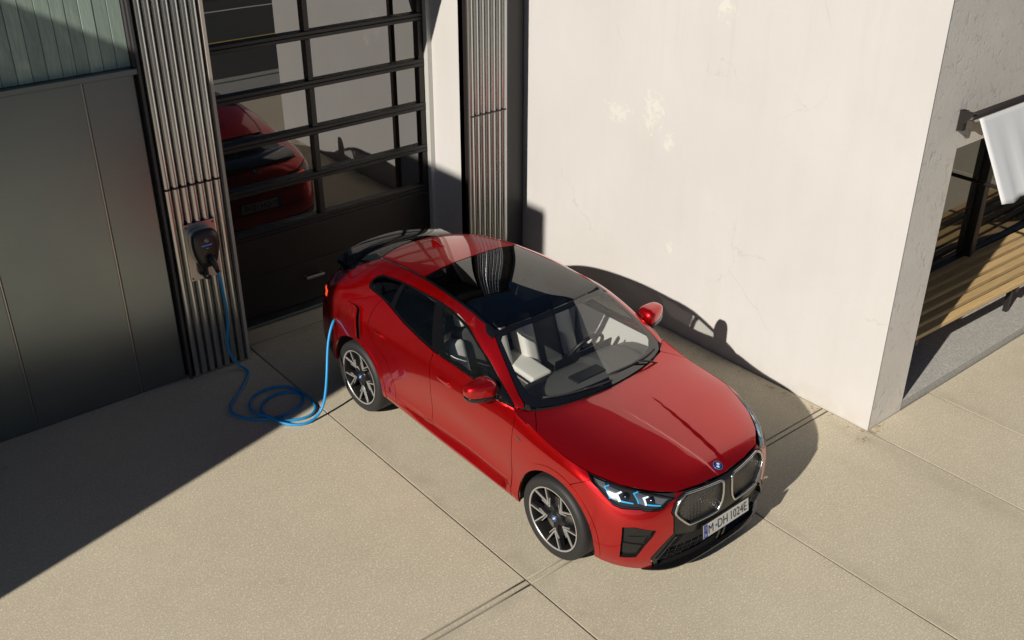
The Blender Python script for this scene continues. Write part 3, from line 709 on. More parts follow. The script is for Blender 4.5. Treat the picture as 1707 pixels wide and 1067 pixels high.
def arc(ca, cz, r, a0, a1, n=28):
    return [tuple(side_uv(ca+r*math.cos(R(t)), cz+r*math.sin(R(t)))) for t in np.linspace(a0, a1, n)]
def inside(poly, P):
    P = np.atleast_2d(P); x, y = P[:, 0], P[:, 1]; c = np.zeros(len(P), bool); n = len(poly)
    for i in range(n):
        (x1, y1), (x2, y2) = poly[i], poly[(i+1) % n]
        if y1 == y2: continue
        k = (y1 > y) != (y2 > y); c ^= k & (x < (x2-x1)*(y-y1)/(y2-y1)+x1)
    return c
def chaikin(P, n=2):
    for _ in range(n):
        Q_ = []
        for i in range(len(P)):
            a, b = P[i], P[(i+1) % len(P)]
            Q_ += [(.75*a[0]+.25*b[0], .75*a[1]+.25*b[1]), (.25*a[0]+.75*b[0], .25*a[1]+.75*b[1])]
        P = Q_
    return P
def inset(poly, d):
    P = np.array(poly, float); n = len(P)
    ar = .5*np.sum(P[:, 0]*np.roll(P[:, 1], -1)-np.roll(P[:, 0], -1)*P[:, 1])
    if ar < 0: P = P[::-1]
    e = np.roll(P, -1, 0)-P; L_ = np.linalg.norm(e, axis=1); keep = L_ > 1e-7; P = P[keep]; e = np.roll(P, -1, 0)-P; e /= np.linalg.norm(e, axis=1, keepdims=True)
    nrm = np.stack([-e[:, 1], e[:, 0]], 1); pn = np.roll(nrm, 1, 0); b = nrm+pn; b /= np.maximum(np.linalg.norm(b, axis=1, keepdims=True), 1e-6)
    k = 1/np.maximum(np.sum(b*nrm, 1), .45); return P+b*(d*k)[:, None]
def dens(P, res):
    out = []
    for i in range(len(P)):
        a, b = np.array(P[i]), np.array(P[(i+1) % len(P)]); n = max(1, int(np.ceil(np.linalg.norm(b-a)/res)))
        for k in range(n): out.append(a+(b-a)*k/n)
    return np.array(out)
def seg_dist(P, Q_):
    d = np.full(len(P), 9.)
    for i in range(len(Q_)):
        a, b = Q_[i], Q_[(i+1) % len(Q_)]; ab = b-a; t_ = np.clip(((P-a)@ab)/max(ab@ab, 1e-12), 0, 1)
        d = np.minimum(d, np.linalg.norm(P-a-t_[:, None]*ab, axis=1))
    return d
def panel(mbs, S, poly, holes=(), gap=.0028, res=.03, flange=.014, lift=0.0, mirror=True, disp=None):
    """triangulates a 2-D outline, lays it on the body surface and turns its rim inwards; adds to the list of (verts, normals, tris) in mbs"""
    P0 = dens(inset(poly, gap), res); Hs = [dens(np.array(h, float) if hgap == 0 else inset(h, -hgap), res) for h, hgap in holes]
    mn, mx = P0.min(0), P0.max(0)
    gx = np.arange(mn[0], mx[0], res); gy = np.arange(mn[1], mx[1], res*.866)
    G_ = np.array([(x+(res/2 if j % 2 else 0), y) for j, y in enumerate(gy) for x in gx])
    G_ = G_[inside(P0, G_)]
    for h in Hs: G_ = G_[~inside(h, G_)] if len(G_) else G_
    if len(G_):
        d = seg_dist(G_, P0)
        for h in Hs: d = np.minimum(d, seg_dist(G_, h))
        G_ = G_[d > res*.5]
    V_ = [tuple(p) for p in P0]; E_ = [(i, (i+1) % len(P0)) for i in range(len(P0))]
    for h in Hs:
        o = len(V_); V_ += [tuple(p) for p in h]; E_ += [(o+i, o+(i+1) % len(h)) for i in range(len(h))]
    nb_ = len(V_); V_ += [tuple(p) for p in G_]
    r_ = delaunay_2d_cdt([Vector(p) for p in V_], E_, [], 0, 1e-6)
    vs_ = np.array([tuple(p) for p in r_[0]]); tr = np.array(r_[2]); cen = vs_[tr].mean(1)
    k = inside(P0, cen)
    for h in Hs: k &= ~inside(h, cen)
    tr = tr[k]
    P3 = loc(S(vs_)); N3 = s_normal(S, vs_)
    # orient outwards: away from the middle of the car
    ctr = np.array([0, 0, .75]); ref = P3-ctr*[1, 0, 1]*1.0
    ref[:, 1] = np.where(np.abs(P3[:, 1]) > 1.75, ref[:, 1], 0)
    if np.sum(N3*ref) < 0: N3 = -N3
    P3 = P3+N3*lift
    if disp is not None: P3 = disp(P3, N3, vs_)
    fn = np.cross(P3[tr[:, 1]]-P3[tr[:, 0]], P3[tr[:, 2]]-P3[tr[:, 0]])
    if np.sum(fn*N3[tr].mean(1)) < 0: tr = tr[:, ::-1]
    if disp is not None:                 # a pressed shape: normals from the shape itself
        fn = np.cross(P3[tr[:, 1]]-P3[tr[:, 0]], P3[tr[:, 2]]-P3[tr[:, 0]]); N3 = np.zeros_like(P3)
        for c_ in range(3): np.add.at(N3, tr[:, c_], fn)
        N3 /= np.maximum(np.linalg.norm(N3, axis=1, keepdims=True), 1e-12)
    # rim edges
    cnt = {}
    for t_ in tr:
        for a, b in ((t_[0], t_[1]), (t_[1], t_[2]), (t_[2], t_[0])): cnt[(a, b)] = 1
    rim = [(a, b) for a, b in cnt if (b, a) not in cnt]
    mbs.append((P3, N3, tr, rim, flange))
    if mirror:
        f_ = np.array([-1, 1, 1]); mbs.append((P3*f_, N3*f_, tr[:, ::-1], [(b, a) for a, b in rim], flange))
def emit(name, parts, m_, parent=car, smooth_normals=True):
    V_, F_, LN = [], [], []
    for P3, N3, tr, rim, fl in parts:
        o = len(V_); V_ += [tuple(p) for p in P3]
        for t_ in tr: F_.append(tuple(int(i)+o for i in t_)); LN += [tuple(N3[i]) for i in t_]
        if fl > 0:
            used = sorted({i for e in rim for i in e}); mp = {}; 
            for i in used: mp[i] = len(V_); V_.append(tuple(P3[i]-N3[i]*fl))
            for a, b in rim:
                F_.append((int(b)+o, int(a)+o, mp[a], mp[b]))
                q = np.cross(P3[a]-P3[b], -N3[a]); q = q/max(np.linalg.norm(q), 1e-9); LN += [tuple(q)]*4
    me = bpy.data.meshes.new(name); me.from_pydata(V_, [], F_); me.materials.append(m_)
    me.polygons.foreach_set('use_smooth', [True]*len(F_)); me.normals_split_custom_set(LN)
    o = bpy.data.objects.new(name, me); return link(o, parent)
def P_emit(name, S, poly, m_, parent=car, both=True, **k):
    """panel(s): right and left side as separate objects, or one symmetric object"""
    L_ = []; panel(L_, S, poly, mirror=both, **k)
    if both: return emit(name, L_[:1], m_, parent), emit(name, L_[1:], m_, parent)
    return emit(name, L_, m_, parent)
# ---- outlines (metres along the wrap)
FA, RA = (-.015, .352, .412), (2.700, .352, .412)
dlo = [(2.040, .818), (2.128, .838), (2.45, .836), (2.693, .834), (3.064, .8486), (3.284, .8729), (3.522, .9115), (3.798, .985), (4.054, 1.0186), (4.17, 1.030), (4.215, 1.068), (4.225, 1.11), (4.205, 1.185), (4.146, 1.230), (3.93, 1.251), (3.478, 1.268), (3.084, 1.288), (2.798, 1.277), (2.484, 1.2315), (2.25, 1.168), (2.13, 1.085), (2.082, .98), (2.055, .89)]
arcF = arc(*FA, 190.5, -10.5, 34)          # from the bumper side over the top to the door side (front edge is at a < centre)
arcR = arc(*RA, 181.5, -1.5, 34)
hl = [(1.112, .802), (1.092, .752), (1.0875, .701), (.996, .602), (.94, .548), (.8865, .5365), (.7533, .5466), (.7236, .533), (.62, .532), (.581, .5525), (.482, .702), (.585, .760), (.689, .785), (.778, .800), (.92, .806)]
intake = [(.895, .380), (.805, .396), (.6474, .352), (.669, .296), (.781, .123), (.905, .105)]
surr = [(.0, .785), (.06, .785), (.40, .790), (.468, .705), (.53, .50), (.512, .46), (.506, .318), (.50, .285), (.664, .109), (.60, .0)]
# bumper cover, one half per side of the dark centre
i0 = next(i for i, p in enumerate(arcF) if p[1] > .50)
bump = [(.615, .002), (.664, .112), (.503, .286), (.509, .318), (.515, .46), (.533, .50), (.471, .702), (.403, .793), (.41, .798), (.470, .795), (.482, .702), (.581, .5525), (.62, .532), (.7236, .533), (.7533, .5466), (.8865, .5365), (.94, .548), (.996, .602), (1.0875, .701), (1.092, .722)] + [arcF[i0]] + arcF[:i0][::-1] + [(arcF[0][0]-.008, .004)]
P_emit('bumper_cover', S_wrap, bump, M['paint'], holes=[(intake, .002)], res=.022)
fen = [arcF[i0], (1.092, .724), (1.096, .752), (1.114, .808), (1.257, .810), (1.508, .810), (1.777, .810), (2.035, .811), (2.0226, .786), (1.999, .687), (2.004, .592), (2.004, .406), (1.998, .06), (1.990, .004)] + [(arcF[-1][0]+.004, .004)] + arcF[i0+1:][::-1]
Lf = []; panel(Lf, S_wrap, fen, res=.024)
cap = [(.27, .8485), (.44, .712), (.462, .735), (.57, .850), (.40, .8505)]
panel(Lf, S_hood, cap, res=.03, gap=.0005, flange=.01)
for sel in ((0, 2), (1, 3)): emit('fender', [Lf[i] for i in sel], M['paint'])


fd = [(2.0226, .800), (1.999, .687), (2.004, .592), (2.004, .406), (2.004, .131)] + [(2.41, .131), (2.91, .131), (3.066, .127)] + [(3.062, .5275), (3.0895, .764), (3.072, .8455), (2.693, .831), (2.45, .833), (2.128, .835), (2.04, .815)]
P_emit('door', S_wrap, fd, M['paint'], res=.018)
rdp = [(3.066, .127), (3.30, .115), (3.53, .093), (3.58, .083), (3.60, .2), (3.645, .36), (3.704, .453), (3.808, .511), (3.931, .583), (3.99, .68), (3.985, .80), (3.945, .93), (3.90, 1.003), (3.798, .982), (3.522, .908), (3.284, .870), (3.072, .8455), (3.0895, .764), (3.062, .5275)]
P_emit('door', S_wrap, rdp, M['paint'], res=.018)
sill = [(1.998, .004), (2.0, .131), (2.41, .131), (2.91, .131), (3.066, .127), (3.30, .115), (3.53, .093), (3.58, .083), (arcR[0][0]-.006, .07), (arcR[0][0]-.004, .004)]
P_emit('sill_panel', S_wrap, sill, M['paint'], res=.016)
tail = [(4.765, .60), (4.80, .735), (4.99, .745), (5.22, .70), (5.36, .690), (5.36, .625), (5.20, .600), (4.98, .575)]
# body side: quarter, C-pillar, roof rail, A-pillar
qs = [(1.975, .818), (2.035, .815), (2.055, .89), (2.082, .98), (2.13, 1.085), (2.25, 1.168), (2.484, 1.2315), (2.798, 1.277), (3.084, 1.288), (3.478, 1.268), (3.93, 1.251), (4.146, 1.230), (4.205, 1.185), (4.225, 1.11), (4.215, 1.068), (4.17, 1.030), (4.054, 1.0186), (3.90, 1.003), (3.945, .93), (3.985, .80), (3.99, .68), (3.931, .583), (3.808, .511), (3.704, .453), (3.645, .36), (3.60, .2), (3.58, .083), (arcR[0][0]-.004, .07)]
qs += arcR[:]
qs += [(arcR[-1][0]+.006, .055), (4.62, .06), (4.64, .34), (4.70, .47), (4.775, .575), (4.765, .60), (4.80, .737), (4.99, .747), (5.06, .80), (5.02, .90), (4.93, 1.06), (4.83, 1.22), (4.70, 1.378), (4.488, 1.384), (4.21, 1.384), (3.91, 1.384), (3.559, 1.384), (3.009, 1.383), (2.459, 1.382), (2.068, 1.381), (1.976, 1.378), (1.9725, 1.30), (1.9725, 1.10), (1.9725, .90), (1.962, .846)]
flap = [(4.365, .775), (4.335, .785), (4.20, .80), (4.150, .79), (4.135, .76), (4.10, .55), (4.12, .50), (4.50, .45), (4.53, .48), (4.47, .70)]
P_emit('body_side', S_wrap, qs, M['paint'], holes=[], res=.026)
# side glazing
wF = [(3.020, 1.252), (2.958, .875), (2.45, .862), (2.20, .862), (2.135, .895), (2.145, 1.00), (2.225, 1.108), (2.56, 1.199), (2.81, 1.242)]
wR = [(3.16, 1.252), (3.10, .876), (3.284, .898), (3.522, .936), (3.70, .985), (3.70, 1.238), (3.478, 1.247)]
wQ = [(3.765, 1.003), (4.04, 1.042), (4.15, 1.053), (4.19, 1.085), (4.195, 1.13), (4.18, 1.172), (4.12, 1.213), (3.93, 1.232), (3.765, 1.240)]
P_emit('window_trim', S_wrap, dlo, M['frit'], holes=[(wF, 0), (wR, 0), (wQ, 0)], res=.03, flange=.03, lift=-.002)
P_emit('side_window', S_wrap, wF, M['screen'], res=.035, flange=0, lift=-.005, gap=-.002)
P_emit('side_window', S_wrap, wR, M['dark_glass'], res=.035, flange=0, lift=-.005, gap=-.002)
P_emit('quarter_window', S_wrap, wQ, M['dark_glass'], res=.035, flange=0, lift=-.005, gap=-.002)
# windscreen: black border and clear pane
def sym(half, c): return [(c+d, v) for d, v in half]+[(c-d, v) for d, v in half[::-1]]
ws = sym([(.0, .822), (.26, .822), (.50, .822), (.66, .818), (.725, .845), (.738, .90), (.738, 1.10), (.738, 1.30), (.742, 1.366), (.70, 1.388), (.45, 1.392), (.0, 1.392)], UF)
wc_ = sym([(.0, .868), (.26, .869), (.50, .873), (.595, .884), (.650, .905), (.678, .948), (.690, 1.02), (.692, 1.16), (.692, 1.285), (.655, 1.330), (.50, 1.345), (.0, 1.349)], UF)
M['glass_border'] = pane_mat('blacked_glass', (.005, .005, .006), 1.9)
P_emit('windscreen_border', S_screen, ws, M['glass_border'], both=False, holes=[(wc_, 0)], res=.03, gap=.002, flange=.008)
P_emit('windscreen', S_screen, wc_, M['screen'], both=False, res=.04, gap=-.001, flange=0, lift=-.0005)
L_ = []; panel(L_, S_screen, [(1.928, .80), (2.0, .80), (2.0, 1.39), (1.928, 1.39)], res=.04, gap=0, flange=0, lift=-.014); panel(L_, S_screen, sym([(.0, 1.372), (.76, 1.355), (.76, 1.397), (0, 1.397)], UF), res=.04, gap=0, flange=0, lift=-.012, mirror=False); emit('windscreen_seal', L_, M['mask'])
# hood
LT = LOW[:, 7]
hp = [(p[0]+.002, p[1]) for p in LT[:9]]
hrear = [(.438, .708), (.372, .53), (.322, .28), (.302, .0)]
half = [(-.858, 0.0), (-.842, .25), (-.797, .45), (-.674, .60), (-.502, .73), (-.317, .808), (-.167, .852), (.015, .858), (.268, .849)]+hrear
hood_poly = half+[(a, -y) for a, y in half[::-1] if y > 0]
P_emit('hood', S_hood, hood_poly, M['paint'], both=False, res=.016, gap=.003)
cw = MB(); rows = []
for a_, dz in ((0, -.028), (.05, -.012), (.085, -.006)):
    rows.append([tuple(loc(np.array([np.interp(abs(y), [0, .28, .53, .70], [.290, .305, .355, .43])+a_, y, float(hood_z(np.array([.32]), np.array([y*.9]))[0])+dz]))) for y in np.linspace(-.71, .71, 31)])
cw.grid(rows, True); cw.build('cowl_panel', M['black'], car)
# roof
ry = lambda a: float(_ry(np.array([a]))[0])
ra = [2.135, 2.3, 2.5, 2.7, 2.85, 2.93]
rr = [(a, ry(a)-.016) for a in ra]+[(2.945, .36), (2.965, .24), (2.982, .12), (2.985, 0)]
P_emit('roof', S_roof, rr+[(2.982, -.12), (2.965, -.24), (2.945, -.36)]+[(a, -y) for a, y in rr[:6][::-1]]+[(2.13, -.3), (2.128, 0), (2.13, .3)], M['paint'], both=False, res=.03, gap=.002)
sa = [1.085, 1.2, 1.36, 1.67, 1.9, 2.12]
sg_ = [(a, ry(a)-.016) for a in sa]
P_emit('sunroof', S_roof, [(1.024, 0), (1.030, .25), (1.047, .45)]+sg_+[(2.118, .3), (2.116, 0), (2.118, -.3)]+[(a, -y) for a, y in sg_[::-1]]+[(1.047, -.45), (1.030, -.25)], M['roof_glass'], both=False, res=.03, gap=.002)
# black ditch strip under the roof edge
dm = MB()
for s_ in (1, -1):
    rows = []
    for a in np.linspace(1.03, 2.98, 60):
        y = ry(a); z = float(roof_z(np.array([a]), np.array([y-.03]))[0]); ze = float(_re(np.array([a]))[0])
        rows.append([tuple(loc(np.array([a, s_*yy, zz]))) for yy, zz in ((y-.05, z-.016), (y-.012, ze-.006), (y+.012, ze-.008), (y+.05, ze-.035))])
    dm.grid(rows, True)
dm.build('roof_moulding', M['gloss_black'], car)
# rear glass with its black surround, spoiler
rg = sym([(.0, 1.385), (.5, 1.385), (.82, 1.383), (1.095, 1.383), (.965, 1.20), (.872, 1.05), (.785, .92), (.74, .86), (.40, .85), (0, .85)], UR)
P_emit('rear_window', S_wrap, [(2*UR-u if False else u, v) for u, v in rg], M['dark_glass'], both=False, res=.03, gap=.003, flange=.01)
sp = MB(); rows = []
for t_ in np.linspace(-1, 1, 41):
    y = .60*t_; k = abs(t_); a0 = 3.30-.22*k**2.2-.02*k; z0 = 1.262-.035*k**2; 
    a1 = 3.625-.175*k**2.4; z1 = 1.222-.02*k**2
    prof = [(a0, z0-.055), (a0+.005, z0-.02), (a0+.04, z0-.004), (a0+.55*(a1-a0), (z0+z1)/2+.004), (a1-.03, z1+.008), (a1, z1), (a1+.002, z1-.014), (a1-.02, z1-.026), (a1-.14, z1-.055), (a1-.22, z1-.085)]
    rows.append([tuple(loc(np.array([a, y, z]))) for a, z in prof])
sp.grid(rows, True)
for r_ in (rows[0], rows[-1]): sp.add(r_, [tuple(range(len(r_)))])
sp.build('spoiler', M['gloss_black'], car, auto=40)
# tail: tailgate, lamps, lower bumper, rear diffuser
tg = sym([(.0, .842), (.40, .842), (.735, .848), (.79, .80), (.815, .752), (.60, .708), (.448, .694), (.445, .62), (.60, .597), (.63, .44), (.50, .31), (.0, .30)], UR)
P_emit('tailgate', S_wrap, tg, M['paint'], both=False, res=.03)
P_emit('tail_lamp', S_wrap, tail, M['tail_red'], res=.025, gap=.003, lift=.002)
P_emit('lamp_strip', S_wrap, [(4.80, .648), (4.81, .70), (4.93, .712), (4.935, .690), (4.86, .680), (4.85, .645)], M['tail_lit'], res=.02, gap=0, lift=.004, flange=.003)
P_emit('lamp_strip', S_wrap, [(5.10, .635), (5.10, .675), (5.33, .665), (5.33, .65), (5.14, .66), (5.135, .632)], M['tail_lit'], res=.02, gap=0, lift=.004, flange=.003)
rbp = sym([(.0, .297), (.50, .307), (.634, .438), (.61, .595), (.80, .572), (1.025, .572), (1.10, .468), (1.16, .338), (1.155, .20), (.90, .19), (.62, .145), (.0, .14)], UR)
P_emit('rear_bumper', S_wrap, rbp, M['paint'], both=False, res=.03)
dfp = sym([(.0, .137), (.62, .142), (.90, .187), (1.155, .197), (1.185, .06), (1.1, .0), (.0, .0)], UR)
P_emit('diffuser', S_wrap, dfp, M['bumper_grey'], both=False, res=.04)
# inner shell so that the gaps read dark
shl = []
q1 = [(0, .01), (0, .73)]+[(u, .80) for u in np.linspace(.3, UR-.02, 30)]+[(UR, .80), (UR, .01)]
hF = [tuple(side_uv(FA[0]+.42*math.cos(R(t)), .352+.44*math.sin(R(t)))) for t in np.linspace(190, -10, 24)]; hR = [tuple(side_uv(RA[0]+.42*math.cos(R(t)), .352+.42*math.sin(R(t)))) for t in np.linspace(181, -1, 24)]
def notch(h): return [(h[0][0]-.03, .14)]+[p for p in h if p[1] > .14]+[(h[-1][0]+.03, .14)]
q1 = [(0, .14)]+notch(hF)+notch(hR)+[(UR, .14), (UR, .80)]+[(u, .80) for u in np.linspace(UR-.02, .3, 30)]+[(0, .70)]
panel(shl, S_wrap, q1, res=.07, gap=0, flange=0, lift=-.03)
hs = half+[(a, -y) for a, y in half[::-1] if y > 0]
panel(shl, S_hood, hs, res=.05, gap=.03, flange=0, lift=-.035, mirror=False)
emit('inner_shell', shl, M['mask'])
fb = MB(); fb.box(-.70, .70, AM-3.45, AM+.50, .20, .24); fb.build('underbody', M['mask'], car)
# wheel-arch lining and lip
for ca, cz, r_ in (FA, RA):
    for s_ in (1, -1):
        al = MB(); rows = []
        for yy, rr_ in ((.895, r_+.004), (.86, r_+.012), (.80, r_+.02), (.62, r_+.02), (.60, .1)):
            rows.append([tuple(loc(np.array([ca+rr_*math.cos(R(t)), s_*yy, cz+rr_*math.sin(R(t))]))) for t in np.linspace(-9 if ca < 1 else 0, 189 if ca < 1 else 180, 40)])
        al.grid(rows, True); al.build('arch_liner', M['mask'], car)
        lp = []
        t0_, t1_ = (190, -10) if ca < 1 else (181, -1)
        P_ = arc(ca, cz, r_+.001, t0_, t1_, 40); Q_ = arc(ca, cz, r_+.050, t0_, t1_, 40)
        panel(lp, S_wrap, P_+Q_[::-1], res=.02, gap=.001, flange=.006, lift=.0045, mirror=(True))
        emit('arch_trim', [lp[0 if s_ == 1 else 1]], M['paint'])
# ---------------------------------------------------------------- front: dark centre with two closed grilles, lower opening, number plate
kid = chaikin([(.048, .655), (.066, .712), (.10, .722), (.375, .752), (.412, .738), (.500, .51), (.497, .468), (.392, .338), (.365, .328), (.115, .328), (.088, .342), (.050, .43)], 1)
lowp = [(.0, .232), (.30, .232), (.44, .262), (.478, .262), (.618, .098), (.575, .024), (.0, .020)]
def mirr(P): return [(-u, v) for u, v in P[::-1]]
P_emit('grille_surround', S_wrap, surr+mirr(surr)[:-1] if False else surr+[(-u, v) for u, v in surr[::-1] if u > 0], M['bumper_grey'], both=False,
       holes=[(kid, .0), (mirr(kid), .0), (lowp+[(-u, v) for u, v in lowp[::-1] if u > 0], 0)], res=.024, flange=.03)
def honey():
    m_ = mat('textured_grille', (.11, .105, .095), .34, .7); t = NT(m_)
    tc = t.n('TexCoord').outputs['Object']; v = t.n('TexVoronoi', feature='DISTANCE_TO_EDGE'); t.set(v.inputs['Vector'], tc); v.inputs['Scale'].default_value = 34; v.inputs['Randomness'].default_value = .15
    t.set(t.b.inputs['Normal'], t.bump(v.outputs[0], .9, .012)); return m_
M['honey'] = honey()
for sgn in (1, -1):
    k_ = kid if sgn == 1 else mirr(kid)
    g = empty('kidney_grille', (0, 0, 0)); g.parent = car
    q = dens(inset(k_, -.002), .012); P3 = loc(S_wrap(q)); N3 = s_normal(S_wrap, q)
    if N3[:, 1].mean() < 0: N3 = -N3
    w = MB(); w.tube([tuple(p) for p in P3+N3*.005], .0090, 8, closed=True); w.build('frame', M['satin_chrome'], g)
    L_ = []; panel(L_, S_wrap, k_, res=.025, gap=-.004, flange=0, lift=-.020, mirror=False); emit('mesh_panel', L_, M['honey'], g)
    # deep well walls and a row of upright blades
    w = MB(); w.grid([[tuple(p) for p in P3-N3*.002], [tuple(p) for p in P3-N3*.024]], True, wrap=True); w.build('well', M['bumper_grey'], g)
L_ = []; panel(L_, S_wrap, lowp+[(-u, v) for u, v in lowp[::-1] if u > 0], res=.05, gap=-.01, flange=0, lift=-.07, mirror=False); emit('lower_intake', L_, M['mask'])
lw = MB()
for v in (.075, .115, .155, .195):
    us = [u for u in np.linspace(-.62, .62, 80) if inside(lowp+[(-a, b) for a, b in lowp[::-1] if a > 0], [(u, v)])[0]]
    P_ = loc(S_wrap(np.array([(u, v) for u in us]))); lw.tube([tuple(p-np.array([0, .035, 0])) for p in P_], .004, 6)
for u in np.arange(-.56, .57, .07):
    vs_ = [v for v in np.linspace(.04, .26, 30) if inside(lowp+[(-a, b) for a, b in lowp[::-1] if a > 0], [(u, v)])[0]]
    if len(vs_) > 4:
        P_ = loc(S_wrap(np.array([(u, v) for v in vs_]))); lw.tube([tuple(p-np.array([0, .036, 0])) for p in P_], .0035, 6)
lw.build('intake_mesh', M['gloss_black'], car)
for s_ in (1, -1):
    w = MB(); q = np.array([(s_*(.475+.145*t_), .262-.166*t_) for t_ in np.linspace(0, 1, 10)]); P_ = loc(S_wrap(q)); w.tube([tuple(p+np.array([0, .006, 0])) for p in P_], .007, 8); w.build('intake_trim', M['gloss_black'], car)
w = MB()
for dx in (-.032, .032):
    P_ = loc(S_wrap(np.array([(abs(dx), v) for v in np.linspace(.045, .20, 8)]))); P_[:, 0] = dx; w.tube([tuple(p+np.array([0, .004, 0])) for p in P_], .011, 8)
w.build('intake_strut', M['gloss_black'], car)
w = MB(); rows = []
for y in np.linspace(-.66, .66, 31):
    k = abs(y)/.66; a = -.868+.030*k**2+.15*k**5
    rows.append([tuple(loc(np.array([a+da, y, z]))) for da, z in ((.05, .216), (-.010, .212), (-.030, .206), (-.028, .196), (.04, .188), (.10, .19))])
w.grid(rows, True); w.build('splitter', M['gloss_black'], car, auto=40)
# plates
def plate(parent, locv, rot):
    p = empty('number_plate', locv); p.parent = parent; p.rotation_euler = rot
    w = MB(); w.box(-.268, .268, -.063, .063, -.012, -.001, .003); w.build('plate_holder', M['black'], p)
    w = MB(); w.box(-.260, .260, -.055, .055, -.001, .002, .0008); w.build('plate_board', M['plate_white'], p)
    w = MB(); w.box(-.259, -.216, -.054, .054, .0021, .0026); w.build('plate_band', M['plate_blue'], p)
    for txt, x, sz, mm in (('M', -.180, .104, 'plate_black'), ('DH', -.045, .104, 'plate_black'), ('1024E', .135, .104, 'plate_black'), ('D', -.2375, .032, 'plate_white')):
        me = text_mesh(txt, sz, .0004, .80 if txt != '1024E' else .78); me.materials.append(M[mm]); o = bpy.data.objects.new('plate_lettering', me); o.location = (x, (-.032 if txt == 'D' else -.002), .0032); link(o, p)
    w = MB()
    for k in range(12):
        q = 2*math.pi*k/12; w.lathe([(0, .0030), (.0022, .0030), (.0022, .0026)], 'z', 6, False, c=(-.2375+.012*math.cos(q), .022+.012*math.sin(q), 0))
    w.build('plate_stars', M['yellow'], p)
    w = MB(); w.lathe([(0, .0032), (.012, .0032), (.012, .002)], 'z', 16, False, c=(-.118, .0, 0)); w.build('plate_seal', M['badge_blue'], p)
    return p
plate(car, tuple(loc(np.array([-.926, 0, .462]))), (R(90-9), 0, R(180)))
plate(car, tuple(loc(np.array([3.667, 0, .72]))), (R(90-4), 0, 0))
# badges
BC = (M['badge_blue'], M['badge_black'], M['badge_white'], M['badge_blue'])
def badge_on(S, q, r, parent=car, flip=1, up=(0, 0, 1)):
    P = loc(S(np.array([q])))[0]; n = s_normal(S, np.array([q]))[0]
    if n[1]*flip < 0: n = -n
    z = Vector(n); x = Vector((0, 0, 1)).cross(z).normalized() if abs(z.z) < .98 else Vector((-1, 0, 0)); y = z.cross(x)
    m_ = Matrix((x, y, z)).transposed(); return roundel(parent, tuple(Vector(P)+z*.002), m_.to_euler(), r, BC)
def roundel(parent, locv, rot, r, colours, name='badge'):
    """round badge: outer ring, dark ring, quartered field"""
    m1, m2, m3, m4 = colours; w = MB()
    w.lathe([(r, -.002), (r, .0018), (r*.96, .0034), (r*.88, .0034), (r*.86, .0026)], 'z', 40, True, mi=0)
    w.lathe([(r*.86, .0026), (r*.56, .0026)], 'z', 40, True, mi=1)
    for k in range(4):
        pts = [(0, 0, .0028)]+[(r*.56*math.cos(q), r*.56*math.sin(q), .0028) for q in [k*math.pi/2+math.pi/2*i/10 for i in range(11)]]
        w.add(pts, [(0, i, i+1) for i in range(1, 11)], False, 2+k % 2)
    o = w.build(name, [m1, m2, m3, m4], parent, locv, fix=False); o.rotation_euler = rot; return o
badge_on(S_hood, (-.793, 0), .038)
badge_on(S_wrap, (UR, .80), .038, flip=-1)
# ---------------------------------------------------------------- head lamps
DR = {'drl_body': ([[(.9686, .7148), (.9352, .7569), (.8575, .7373), (.9098, .6683), (.9022, .5829), (.9562, .5919)], [(.7656, .735), (.7322, .7722), (.6771, .7354), (.7214, .6938), (.7174, .5793), (.754, .5952)]], 'lamp_silver', -.022),
 'light_blade': ([[(.9098, .6683), (.8578, .7357), (.849, .7235), (.8895, .6647), (.8803, .5889), (.9014, .5784)], [(.7214, .6938), (.6774, .7337), (.6708, .7202), (.7054, .6741), (.7, .5838), (.7153, .5772)]], 'drl', -.018),
 'blue_accent': ([[(.9823, .7234), (.9317, .7729), (.9321, .76), (.9701, .7203), (.9562, .5919), (.9653, .5869)], [(.8803, .5991), (.7936, .5939), (.795, .583), (.8868, .5823)], [(.7743, .7466), (.7325, .7869), (.7322, .7722), (.765, .7382), (.754, .5952), (.7637, .5904)], [(.6957, .596), (.6003, .5784), (.5994, .5672), (.6996, .5793)]], 'lamp_blue', -.018),
 'reflector': ([[(.6365, .7381), (.5334, .6873), (.5917, .5839), (.6385, .6076)], [(1.0479, .778), (.9601, .780), (.9703, .6823), (1.0223, .7101)]], 'lamp_grey', -.020)}
M['lamp_grey'] = mat('lamp_grey', (.22, .225, .22), .3, .6)
hlens = hl
for s_ in (0, 1):
    h = empty('headlamp', (0, 0, 0)); h.parent = car
    L_ = []; panel(L_, S_wrap, hlens, res=.022, gap=.0035, flange=.02, lift=-.001); emit('lens', [L_[s_]], M['lens'], h)
    L_ = []; panel(L_, S_wrap, hlens, res=.022, gap=.001, flange=0, lift=-.034); emit('housing', [L_[s_]], M['lamp_dark'], h)
    L_ = []; panel(L_, S_wrap, hlens, res=.022, gap=.0028, flange=.028, lift=-.002, holes=[(inset(hlens, .013), 0)]); emit('bezel', [L_[s_]], M['gloss_black'], h)
    for nm, (polys, mm, lf) in DR.items():
        for pl in polys:
            L_ = []; panel(L_, S_wrap, pl, res=.02, gap=.0004, flange=.010, lift=lf); emit(nm, [L_[s_]], M[mm], h)
    for u, v in ((.835, .668), (.655, .648)):
        P = loc(S_wrap(np.array([(u, v)])))[0]; n = s_normal(S_wrap, np.array([(u, v)]))[0]; n = n if n[1] > 0 else -n
        P = P-n*.052; 
        if s_: P[0] *= -1
        bm = bmesh.new(); bmesh.ops.create_uvsphere(bm, u_segments=20, v_segments=12, radius=.036); w = MB(); w.bm(bm, True); w.build('projector_lens', M['gloss_black'], h, loc=tuple(P))
